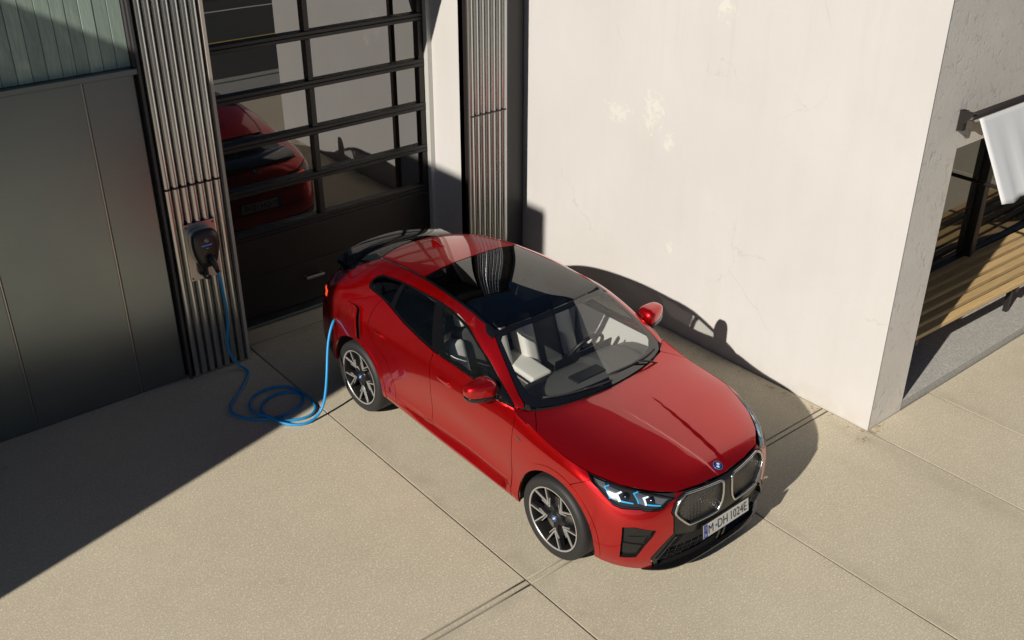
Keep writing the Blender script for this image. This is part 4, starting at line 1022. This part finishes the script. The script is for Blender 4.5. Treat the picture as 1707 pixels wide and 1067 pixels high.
# air curtain insert: recessed dark pocket with a stepped fin
for s_ in (0, 1):
    g = empty('air_curtain', (0, 0, 0)); g.parent = car
    L_ = []; panel(L_, S_wrap, intake, res=.03, gap=-.002, flange=0, lift=-.038); emit('pocket', [L_[s_]], M['mask'], g)
    q = dens(inset(intake, -.001), .02); P3 = loc(S_wrap(q)); N3 = s_normal(S_wrap, q); ref = P3*[1, 1, 0]; N3 = np.where((np.sum(N3*ref, 1) < 0)[:, None], -N3, N3)
    if s_: P3 = P3*[-1, 1, 1]; N3 = N3*[-1, 1, 1]
    w = MB(); w.grid([[tuple(p) for p in P3], [tuple(p) for p in P3-N3*.045]], False, wrap=True); w.build('rim', M['bumper_grey'], g)
    for pl, lf in (([(.885, .372), (.81, .386), (.662, .348), (.69, .30), (.885, .30)], -.012), ([(.85, .285), (.70, .29), (.73, .225), (.85, .232)], -.020), ([(.892, .225), (.735, .21), (.775, .150), (.892, .135)], -.016)):
        L_ = []; panel(L_, S_wrap, pl, res=.03, gap=.002, flange=.02, lift=lf); emit('fin', [L_[s_]], M['bumper_grey'], g)
# ---------------------------------------------------------------- mirrors
def superell(c, r, e1=.75, e2=.8, nu=32, nv=18, warp=None):
    rows = []
    f = lambda x, e: math.copysign(abs(x)**e, x)
    for i in range(nv+1):
        t_ = -math.pi/2+math.pi*i/nv; row = []
        for k in range(nu):
            p_ = 2*math.pi*k/nu; p = [r[0]*f(math.cos(t_), e1)*f(math.cos(p_), e2), r[1]*f(math.cos(t_), e1)*f(math.sin(p_), e2), r[2]*f(math.sin(t_), e1)]
            if warp: p = warp(p)
            row.append((c[0]+p[0], c[1]+p[1], c[2]+p[2]))
        rows.append(row)
    return rows
for s_ in (1, -1):
    g = empty('mirror', (s_*.972, AM-.805, 1.147)); g.parent = car
    def warp(p, s_=s_):
        x, y, z = p; xo = x*s_          # outward
        y = y*(1-.30*(xo/.13)) + (.03 if y > 0 else 0)*0 - .12*xo*.6
        z = z*(1-.22*(xo/.13)) + .010*(xo/.13)
        if y < -.045: y = -.045-(y+.045)*-.25
        return (x, y, z)
    w = MB(); w.grid(superell((0, 0, .012), (.128, .092, .078), .62, .68, warp=warp), True, wrap=True); w.build('mirror_cap', M['paint'], g)
    w = MB(); w.grid(superell((0, .0, -.040), (.1255, .0935, .034), .55, .66, warp=warp), True, wrap=True); w.build('mirror_base', M['gloss_black'], g)
    w = MB(); w.grid(superell((0, -.052, .008), (.105, .012, .062), .5, .6), True, wrap=True); w.build('mirror_glass', M['satin_chrome'], g)
    w = MB(); w.grid([[(s_*-.02, .05, -.050), (s_*-.02, .03, -.038), (s_*-.02, -.03, -.038), (s_*-.02, -.045, -.050), (s_*-.02, -.03, -.066), (s_*-.02, .03, -.066)], [(s_*-.115, .07, -.062), (s_*-.115, .05, -.045), (s_*-.115, -.01, -.045), (s_*-.115, -.025, -.06), (s_*-.115, -.01, -.080), (s_*-.115, .05, -.080)]], True, wrap=True); w.build('mirror_arm', M['gloss_black'], g)
# door handles: flush almond with a shadowed recess
for u, v in ((2.872, .650), (3.822, .668)):
    al = [(u+.105*math.cos(t_)*(1), v+.026*math.sin(t_)*(1-.25*math.cos(t_))) for t_ in np.linspace(0, 2*math.pi, 28, endpoint=False)]
    P_emit('door_handle', S_wrap, al, M['paint'], res=.012, gap=.001, flange=.004, lift=0, disp=lambda P, N, q, u=u, v=v: P+N*(.004+.024*np.clip(1-((q[:, 0:1]-u)/.105)**2-((q[:, 1:2]-v)/.028)**2, 0, 1)*np.clip(.5+(q[:, 1:2]-v)/.03, 0, 1)))
# charging flap, swung open a little on the right side, and the socket
L_ = []; panel(L_, S_wrap, chaikin(flap, 1), res=.03, gap=.004, flange=.012, mirror=False, disp=lambda P, N, q: P+N*(.006+.045*np.clip((4.50-q[:, 0:1])/.38, 0, 1)))
emit('charging_flap', L_, M['paint'])
L_ = []; panel(L_, S_wrap, inset(chaikin(flap, 1), .004), res=.04, gap=0, flange=0, lift=.0025, mirror=False); emit('flap_recess', L_, M['mask'])
P = loc(S_wrap(np.array([(4.560, .507)])))[0]
w = MB(); w.lathe([(0, .018), (.017, .018), (.021, .010), (.024, -.004)], 'x', 20, True); w.build('charging_socket', M['black'], car, loc=tuple(P))
# small side emblem on the fender, roof fin, wipers
P_emit('side_emblem', S_wrap, [(1.905, .592), (1.905, .612), (1.955, .618), (1.955, .598)], M['dark_chrome'], res=.02, gap=0, flange=.003, lift=.003)
w = MB(); rows = []
for t_ in np.linspace(0, 1, 9):
    a = 2.50+.20*t_; hw = .026*math.sin(math.pi*(.12+.80*t_))**.8+.002; hz = .058*(t_**1.1)*(1 if t_ < .85 else 1-(t_-.85)*2.2)
    z = float(roof_z(np.array([a]), np.array([0.]))[0])-.004
    rows.append([tuple(loc(np.array([a+.02*k_**2*(t_), hw*math.cos(q), z+hz*math.sin(q)]))) for q in np.linspace(0, math.pi, 11) for k_ in [math.sin(q)]])
w.grid(rows, True); w.add(rows[-1], [tuple(range(11))]); w.build('roof_fin', M['paint'], car)
for (u0, v0, u1, v1) in ((UF-.02, .842, UF+.58, .872), (UF-.60, .845, UF-.02, .878)):
    g = empty('wiper', (0, 0, 0)); g.parent = car
    q = np.array([(u0+(u1-u0)*t_, v0+(v1-v0)*t_) for t_ in np.linspace(0, 1, 12)]); P_ = loc(S_screen(q)); N_ = s_normal(S_screen, q); N_ = np.where(N_[:, 2:3] < 0, -N_, N_)
    w = MB(); w.tube([tuple(p) for p in P_+N_*.012], .008, 8); w.build('wiper_blade', M['rubber'], g)
    b0 = loc(np.array([.335, (P_[0][0])*.9, 1.015])); mid = P_[5]+N_[5]*.024
    w = MB(); w.tube([tuple(b0), tuple((b0+mid)/2+np.array([0, 0, .014])), tuple(mid)], .008, 8); w.build('wiper_arm', M['black'], g)
# ---------------------------------------------------------------- wheels
def wheel_meshes():
    ms = []
    w = MB(); prof = [(.262, -.085), (.275, -.110), (.300, -.118), (.330, -.115), (.345, -.100), (.3515, -.080), (.3525, -.03), (.3525, .03), (.3515, .080), (.345, .100), (.330, .115), (.318, .1185), (.300, .119), (.285, .116), (.272, .110), (.263, .104)]
    w.lathe(prof, 'x', 72); ms.append(('tyre', w.mesh('tyre', M['tyre']), None))
    w = MB()
    for x in (-.055, -.018, .018, .055): w.lathe([(.3530, x-.004), (.3470, x-.0035), (.3470, x+.0035), (.3530, x+.004)], 'x', 72, False)
    ms.append(('tread_groove', w.mesh('tread_groove', M['mask']), 'tyre'))
    w = MB(); w.lathe([(.263, .104), (.270, .111), (.266, .1135), (.258, .110), (.252, .100), (.246, .06), (.240, -.02), (.245, -.085), (.262, -.09)], 'x', 72); ms.append(('rim', w.mesh('rim', M['alloy_dark']), None))
    w = MB(); w.lathe([(.2570, .1085), (.2590, .1120), (.2665, .1150), (.2700, .1128)], 'x', 72); ms.append(('rim_edge', w.mesh('rim_edge', M['alloy']), None))
    return ms
W_ = wheel_meshes()
# a spoke: a stem from the hub, splitting into two arms, machined strips on the arms
def spoke_meshes():
    def bar(mb, p0, p1, w0, w1, x0, x1, d):
        a = np.array(p0); b = np.array(p1); t_ = (b-a)/np.linalg.norm(b-a); n = np.array([-t_[1], t_[0]])
        def sec(p, wd, xf): return [(xf-d, *(p+n*wd*1.15)), (xf-.006, *(p+n*wd)), (xf, *(p+n*wd*.70)), (xf, *(p-n*wd*.70)), (xf-.006, *(p-n*wd)), (xf-d, *(p-n*wd*1.15))]
        A, B = sec(a, w0, x0), sec(b, w1, x1)
        mb.add(A+B, [(i, (i+1) % 6, 6+(i+1) % 6, 6+i) for i in range(6)]+[(5, 4, 3, 2, 1, 0), (6, 7, 8, 9, 10, 11)], False)
    pol = lambda r, t_: (r*math.cos(t_), r*math.sin(t_))
    sp_ = MB(); st = MB()
    bar(sp_, pol(.04, 0), pol(.125, 0), .027, .021, .080, .088, .06)
    for s_ in (1, -1):
        bar(sp_, pol(.108, s_*R(2)), pol(.256, s_*R(18.5)), .0175, .0125, .087, .104, .045)
        bar(st, pol(.118, s_*R(0)), pol(.264, s_*R(16.5)), .0062, .0055, .0925, .1095, .010)
        bar(st, pol(.094, 0), pol(.170, s_*R(17.5)), .0050, .0036, .0905, .0985, .012)
    return sp_.mesh('spoke', M['alloy_dark'], fix=True), st.mesh('spoke_face', M['alloy'], fix=True)
sm_, sf_ = spoke_meshes()
w = MB(); w.lathe([(.030, .092), (.040, .088), (.062, .080), (.072, .06), (.072, -.02)], 'x', 40); w.lathe([(0, .094), (.028, .094), (.030, .090)], 'x', 32); hubm = w.mesh('hub', M['alloy_dark'])
w = MB()
for k in range(5):
    q = R(20+72*k); w.lathe([(0, .078), (.008, .078), (.010, .066)], 'x', 8, False, c=(0, .054*math.cos(q), .054*math.sin(q)))
nutm = w.mesh('wheel_nut', M['black'])
w = MB(); w.lathe([(.05, .02), (.165, .02), (.165, .045), (.05, .045)], 'x', 48, False, closed=True); discm = w.mesh('brake_disc', M['disc'])
w = MB(); w.lathe([(.0, .0), (.238, .0)], 'x', 40, False); backm = w.mesh('wheel_back', M['mask'])
for a, s_ in ((0, 1), (2.692, 1), (0, -1), (2.692, -1)):
    g = empty('wheel', (s_*.800, AM-a, .3525)); g.parent = car; g.rotation_euler = (0, 0, 0 if s_ == 1 else math.pi)
    if s_ == 1 and a > 1: g.rotation_euler.x = R(9)
    ty = shared('tyre', W_[0][1], g); shared('tread_groove', W_[1][1], ty)
    rm = shared('rim', W_[2][1], g); shared('rim_edge', W_[3][1], rm); shared('hub', hubm, g); shared('wheel_nut', nutm, g); shared('brake_disc', discm, g); shared('wheel_back', backm, g)
    for k in range(5):
        so = shared('spoke', sm_, g, rot=(R(56+72*k), 0, 0)); shared('spoke_face', sf_, so)
    b = roundel(g, (.0945, 0, 0), (R(90), 0, R(90)), .026, BC)
# ---------------------------------------------------------------- cabin
def soft(mb, x0, x1, y0, y1, z0, z1, b=.03, mi=0, rx=0, pivot=None):
    bm = bmesh.new(); bmesh.ops.create_cube(bm, size=1)
    for q in bm.verts: q.co = Vector(((x0+x1)/2+q.co.x*(x1-x0), (y0+y1)/2+q.co.y*(y1-y0), (z0+z1)/2+q.co.z*(z1-z0)))
    bmesh.ops.bevel(bm, geom=bm.edges[:], offset=b, segments=3, profile=.6, affect='EDGES')
    if rx: 
        c = Vector(pivot); bm.transform(Matrix.Translation(c) @ Matrix.Rotation(rx, 4, 'X') @ Matrix.Translation(-c))
    mb.bm(bm, True, mi)
cabin = MB()
cabin.box(-.76, .76, AM-3.0, AM-.62, .26, .34)
cabin.build('cabin_floor', M['dash'], car)
def seat(x, a, parent):
    g = empty('front_seat', (x, AM-a, .34)); g.parent = parent
    w = MB(); soft(w, -.18, .18, -.02, .50, .12, .30, .04); w.build('cushion', M['leather_dark'], g)
    for s_ in (1, -1): w = MB(); soft(w, s_*.245-.075, s_*.245+.075, -.02, .48, .14, .335, .045); w.build('cushion_bolster', M['leather_white'], g)
    tilt = R(20); pv = (0, .0, .24)
    w = MB(); soft(w, -.165, .165, -.13, .02, .22, .86, .045, rx=tilt, pivot=pv); w.build('backrest', M['leather_dark'], g)
    for s_ in (1, -1): w = MB(); soft(w, s_*.225-.075, s_*.225+.075, -.13, .075, .26, .80, .05, rx=tilt, pivot=pv); w.build('back_bolster', M['leather_white'], g)
    w = MB(); soft(w, -.235, .235, -.14, -.09, .24, .84, .02, rx=tilt, pivot=pv); w.build('seat_shell', M['leather_dark'], g)
    w = MB(); soft(w, -.135, .135, -.13, -.02, .87, 1.06, .045, rx=R(16), pivot=pv); w.build('headrest', M['leather_white'], g)
    return g
seat(.375, 1.43, car); seat(-.375, 1.43, car)
w = MB(); soft(w, -.60, .60, AM-2.62, AM-2.18, .45, .68, .05); soft(w, -.60, .60, AM-2.75, AM-2.60, .60, 1.06, .05, rx=R(18), pivot=(0, AM-2.68, .6)); w.build('rear_bench', M['leather_dark'], car)
w = MB(); rows = []
for a, z, k in ((.39, 1.0, 1), (.47, 1.005, 1), (.62, 1.01, 1), (.78, .985, 1), (.90, .93, 1), (.93, .86, 1), (.86, .76, 1), (.84, .58, 1)):
    rows.append([tuple(loc(np.array([a+.05*abs(y/.74)**3*0, y, z-.02*abs(y/.74)**2+(.03 if (-.58 < y < -.18 and .6 < a < .92 and z > .9) else 0)]))) for y in np.linspace(-.74, .74, 41)])
w.grid(rows, True); w.build('dashboard', M['dash'], car)
w = MB(); soft(w, -.56, .10, AM-.885, AM-.870, .945, 1.035, .006, rx=R(-8), pivot=(0, AM-.87, 1.0)); w.build('display', M['gloss_black'], car)
w = MB(); soft(w, -.16, .16, AM-.66, AM-.54, 1.0, 1.022, .008); w.build('dash_vent', M['black'], car)
w = MB(); soft(w, -.135, .135, AM-1.62, AM-.95, .34, .60, .03); w.build('console', M['dash'], car)
w = MB(); soft(w, -.115, .115, AM-1.62, AM-1.14, .700, .765, .028, rx=R(-3), pivot=(0, AM-1.4, .73)); w.build('armrest', M['leather_white'], car)
w = MB(); soft(w, -.11, .11, AM-1.135, AM-1.0, .685, .735, .012, rx=R(-3), pivot=(0, AM-1.1, .7)); 
soft(w, -.05, .05, AM-1.6, AM-1.0, .60, .70, .02); w.build('switch_panel', M['black'], car)
sb = MB()
for i in range(4):
    for j in range(2): sb.box(-.085+.045*i, -.05+.045*i, AM-1.07-.04*j, AM-1.045-.04*j, .734, .738, .001)
sb.build('switch', M['dark_chrome'], car)
# steering wheel
sw = empty('steering_wheel', tuple(loc(np.array([1.0, -.375, .93])))); sw.parent = car; sw.rotation_euler = (R(-26), 0, 0)
w = MB(); w.tube([(.185*math.cos(q), 0, .180*math.sin(q)) for q in np.linspace(0, 2*math.pi, 40, endpoint=False)], .0165, 10, closed=True); w.build('rim', M['black'], sw)
w = MB(); soft(w, -.075, .075, -.02, .04, -.06, .05, .02); w.build('hub', M['black'], sw)
for q in (0, math.pi, -math.pi/2):
    w = MB(); w.tube([(.06*math.cos(q), .01, .05*math.sin(q)), (.18*math.cos(q), 0, .175*math.sin(q))], [.022, .013], 8); w.build('spoke', M['black'], sw)
# inner door cards, pillars, roof lining
for s_ in (1, -1):
    w = MB(); w.grid([[(s_*.80, AM-a, z) for a in np.linspace(.55, 2.9, 12)] for z in (.34, .7, 1.04)], True); w.build('door_lining', M['lining'], car)
    w = MB(); w.box(s_*.74-.03, s_*.74+.03, AM-1.66, AM-1.55, .35, 1.06); w.build('pillar_lining', M['lining'], car)
hl_ = MB(); hl_.grid([[tuple(loc(np.array([a, y, float(roof_z(np.array([a]), np.array([y]))[0])-.035]))) for y in np.linspace(-.5, .5, 17)] for a in np.linspace(2.14, 3.0, 12)], True); hl_.build('roof_lining', M['lining'], car)
# ---------------------------------------------------------------- charging box on the left pillar and its cable
wc = empty('wall_charger', (3.42, 8.795, 1.33), 0, 'dark charging box with a blue light bar on a steel plate on the pillar', 'charger')
w = MB(); w.box(-.157, .157, -.010, .0, -.29, .29, .002); w.build('mounting_plate', M['mount'], wc)
sc_ = MB()
for x in (-.135, .135):
    for z in (-.262, .262): sc_.lathe([(0, -.016), (.008, -.016), (.010, -.0105)], 'y', 10, False, c=(x, 0, z))
sc_.build('screw', M['charger_black'], wc)
def shield(s, d):
    """outline of the box front: rounded shoulders narrowing to the foot"""
    P_ = [(-.108, .165), (-.055, .188), (.055, .188), (.108, .165), (.128, .11), (.126, .0), (.108, -.09), (.078, -.165), (.048, -.19), (-.048, -.19), (-.078, -.165), (-.108, -.09), (-.126, 0), (-.128, .11)]
    # chaikin rounding
    for _ in range(2):
        Q_ = []
        for i in range(len(P_)):
            a, b = P_[i], P_[(i+1) % len(P_)]
            Q_ += [(.75*a[0]+.25*b[0], .75*a[1]+.25*b[1]), (.25*a[0]+.75*b[0], .25*a[1]+.75*b[1])]
        P_ = Q_
    return [(x*s, d, z*s+.055) for x, z in P_]
w = MB(); w.grid([shield(.93, -.010), shield(1.0, -.02), shield(1.0, -.075)], False, wrap=True); w.build('back_shell', M['mount'], wc, auto=30)
w = MB(); rows = [shield(1.0, -.075), shield(1.02, -.082), shield(1.02, -.112), shield(.985, -.120), shield(.955, -.117)]
w.grid(rows, True, wrap=True); w.build('bezel', M['black'], wc, auto=35)
w = MB(); rows = [shield(.955, -.117), shield(.93, -.124), shield(.6, -.131), shield(.3, -.134), shield(.02, -.135)]
w.grid(rows, True, wrap=True); o = w.build('front_cover', M['charger_black'], wc)
w = MB(); w.box(-.050, .050, -.1345, -.131, .092, .0985, .001); w.build('light_bar', M['led'], wc)
M['grey_print'] = mat('pale_grey_print', (.55, .55, .55), .5)
w = MB(); w.box(-.013, .013, -.1352, -.132, .062, .068, .001); w.build('printed_mark', M['grey_print'], wc)
def roundel(parent, loc, rot, r, colours, name='badge', ring=True):
    """round badge: dark ring, quartered field"""
    m1, m2, m3, m4 = colours; w = MB()
    w.lathe([(r*.99, 0), (r, .0015), (r*.97, .0030), (r*.90, .0030), (r*.89, .0022)], 'z', 40, True, mi=0)
    w.lathe([(r*.89, .0022), (r*.60, .0022)], 'z', 40, True, mi=1)
    for k in range(4):
        pts = [(0, 0, .0024)]+[(r*.60*math.cos(q), r*.60*math.sin(q), .0024) for q in [k*math.pi/2+math.pi/2*i/10 for i in range(11)]]
        w.add(pts, [(0, i, i+1) for i in range(1, 11)], False, 2+k % 2)
    o = w.build(name, [m1, m2, m3, m4], parent, loc, fix=False); o.rotation_euler = rot; return o
roundel(wc, (0, -.133, .140), (R(90), 0, 0), .021, (M['grey_print'], M['charger_black'], M['charger_black'], M['grey_print']))
# socket well, plug, holster
w = MB(); w.lathe([(.052, -.136), (.056, -.130), (.052, -.1365), (.047, -.136), (.043, -.105), (0, -.105)], 'y', 32, True, c=(.012, 0, -.035)); w.build('socket_ring', M['black'], wc)
w = MB(); w.tube([(.012, -.105, -.035), (.014, -.15, -.04), (.022, -.185, -.075), (.034, -.195, -.13), (.044, -.190, -.175)], [.034, .036, .031, .024, .019], 16); w.build('plug', M['black'], wc)
w = MB(); w.box(-.075, -.03, -.05, -.01, -.225, -.12, .006); w.box(-.02, .012, -.055, -.01, -.245, -.13, .006); w.tube([(-.05, -.04, -.2), (-.03, -.06, -.262), (.0, -.06, -.275), (.02, -.055, -.25)], .016, 10); w.build('holster', M['black'], wc)
# cable: (x, y, z) through the coil on the ground to the car
coil = [(3.609, 8.60), (3.577, 8.50), (3.515, 8.42), (3.434, 8.333), (3.34, 8.244), (3.253, 8.169), (3.186, 8.082), (3.149, 7.99), (3.16, 7.896), (3.199, 7.813), (3.264, 7.734), (3.347, 7.675), (3.439, 7.633), (3.534, 7.625), (3.636, 7.645), (3.724, 7.696), (3.777, 7.76), (3.8, 7.832), (3.783, 7.91), (3.733, 7.96), (3.648, 7.992), (3.553, 7.988), (3.451, 7.937), (3.391, 7.862), (3.361, 7.765), (3.364, 7.677), (3.406, 7.601), (3.465, 7.544), (3.542, 7.49), (3.627, 7.463), (3.718, 7.475), (3.789, 7.538), (3.825, 7.632), (3.838, 7.746), (3.834, 7.877), (3.807, 7.983), (3.757, 8.067), (3.681, 8.118), (3.572, 8.138), (3.457, 8.112), (3.367, 8.041), (3.32, 7.956), (3.305, 7.846), (3.325, 7.743), (3.366, 7.65), (3.395, 7.551), (3.449, 7.47), (3.521, 7.407), (3.60, 7.374)]
rc_ = .0135
pts = [(3.464, 8.605, 1.155), (3.475, 8.60, 1.06), (3.496, 8.63, .90), (3.518, 8.66, .66), (3.508, 8.70, .44), (3.50, 8.72, .28), (3.525, 8.715, .14), (3.575, 8.69, .045)]
zs = []
for i, (x, y) in enumerate(coil):
    z = rc_+.001
    # later turns lie over earlier ones where they cross
    for j in range(0, i-6):
        d = math.hypot(coil[j][0]-x, coil[j][1]-y)
        if d < .055: z = max(z, zs[j]+2*rc_*max(0, 1-(d/.06)**2)+.001)
    zs.append(z)
zs = [sum(zs[max(0, i-1):i+2])/len(zs[max(0, i-1):i+2]) for i in range(len(zs))]
pts += [(x, y, z) for (x, y), z in zip(coil, zs)]
pts += [(3.70, 7.378, .032), (3.772, 7.385, .085), (3.824, 7.397, .18), (3.874, 7.429, .31), (3.929, 7.483, .46), (3.991, 7.553, .60), (4.055, 7.603, .72), (4.101, 7.626, .785), (4.14, 7.642, .812), (4.175, 7.648, .815)]
# resample with a spline
A_ = np.array(pts); tk = np.concatenate([[0], np.cumsum(np.linalg.norm(np.diff(A_, axis=0), axis=1))])
sp_ = nspline(tk, A_); smp = seval(sp_, np.linspace(0, tk[-1], 420)); smp[:, 2] = np.maximum(smp[:, 2], rc_)
w = MB(); w.tube([tuple(p) for p in smp], rc_, 10)
cb_ = w.build('charging_cable', M['cable'], fix=False)
tag(cb_, 'bright blue charging cable looped on the ground from the wall box to the car', 'cable')
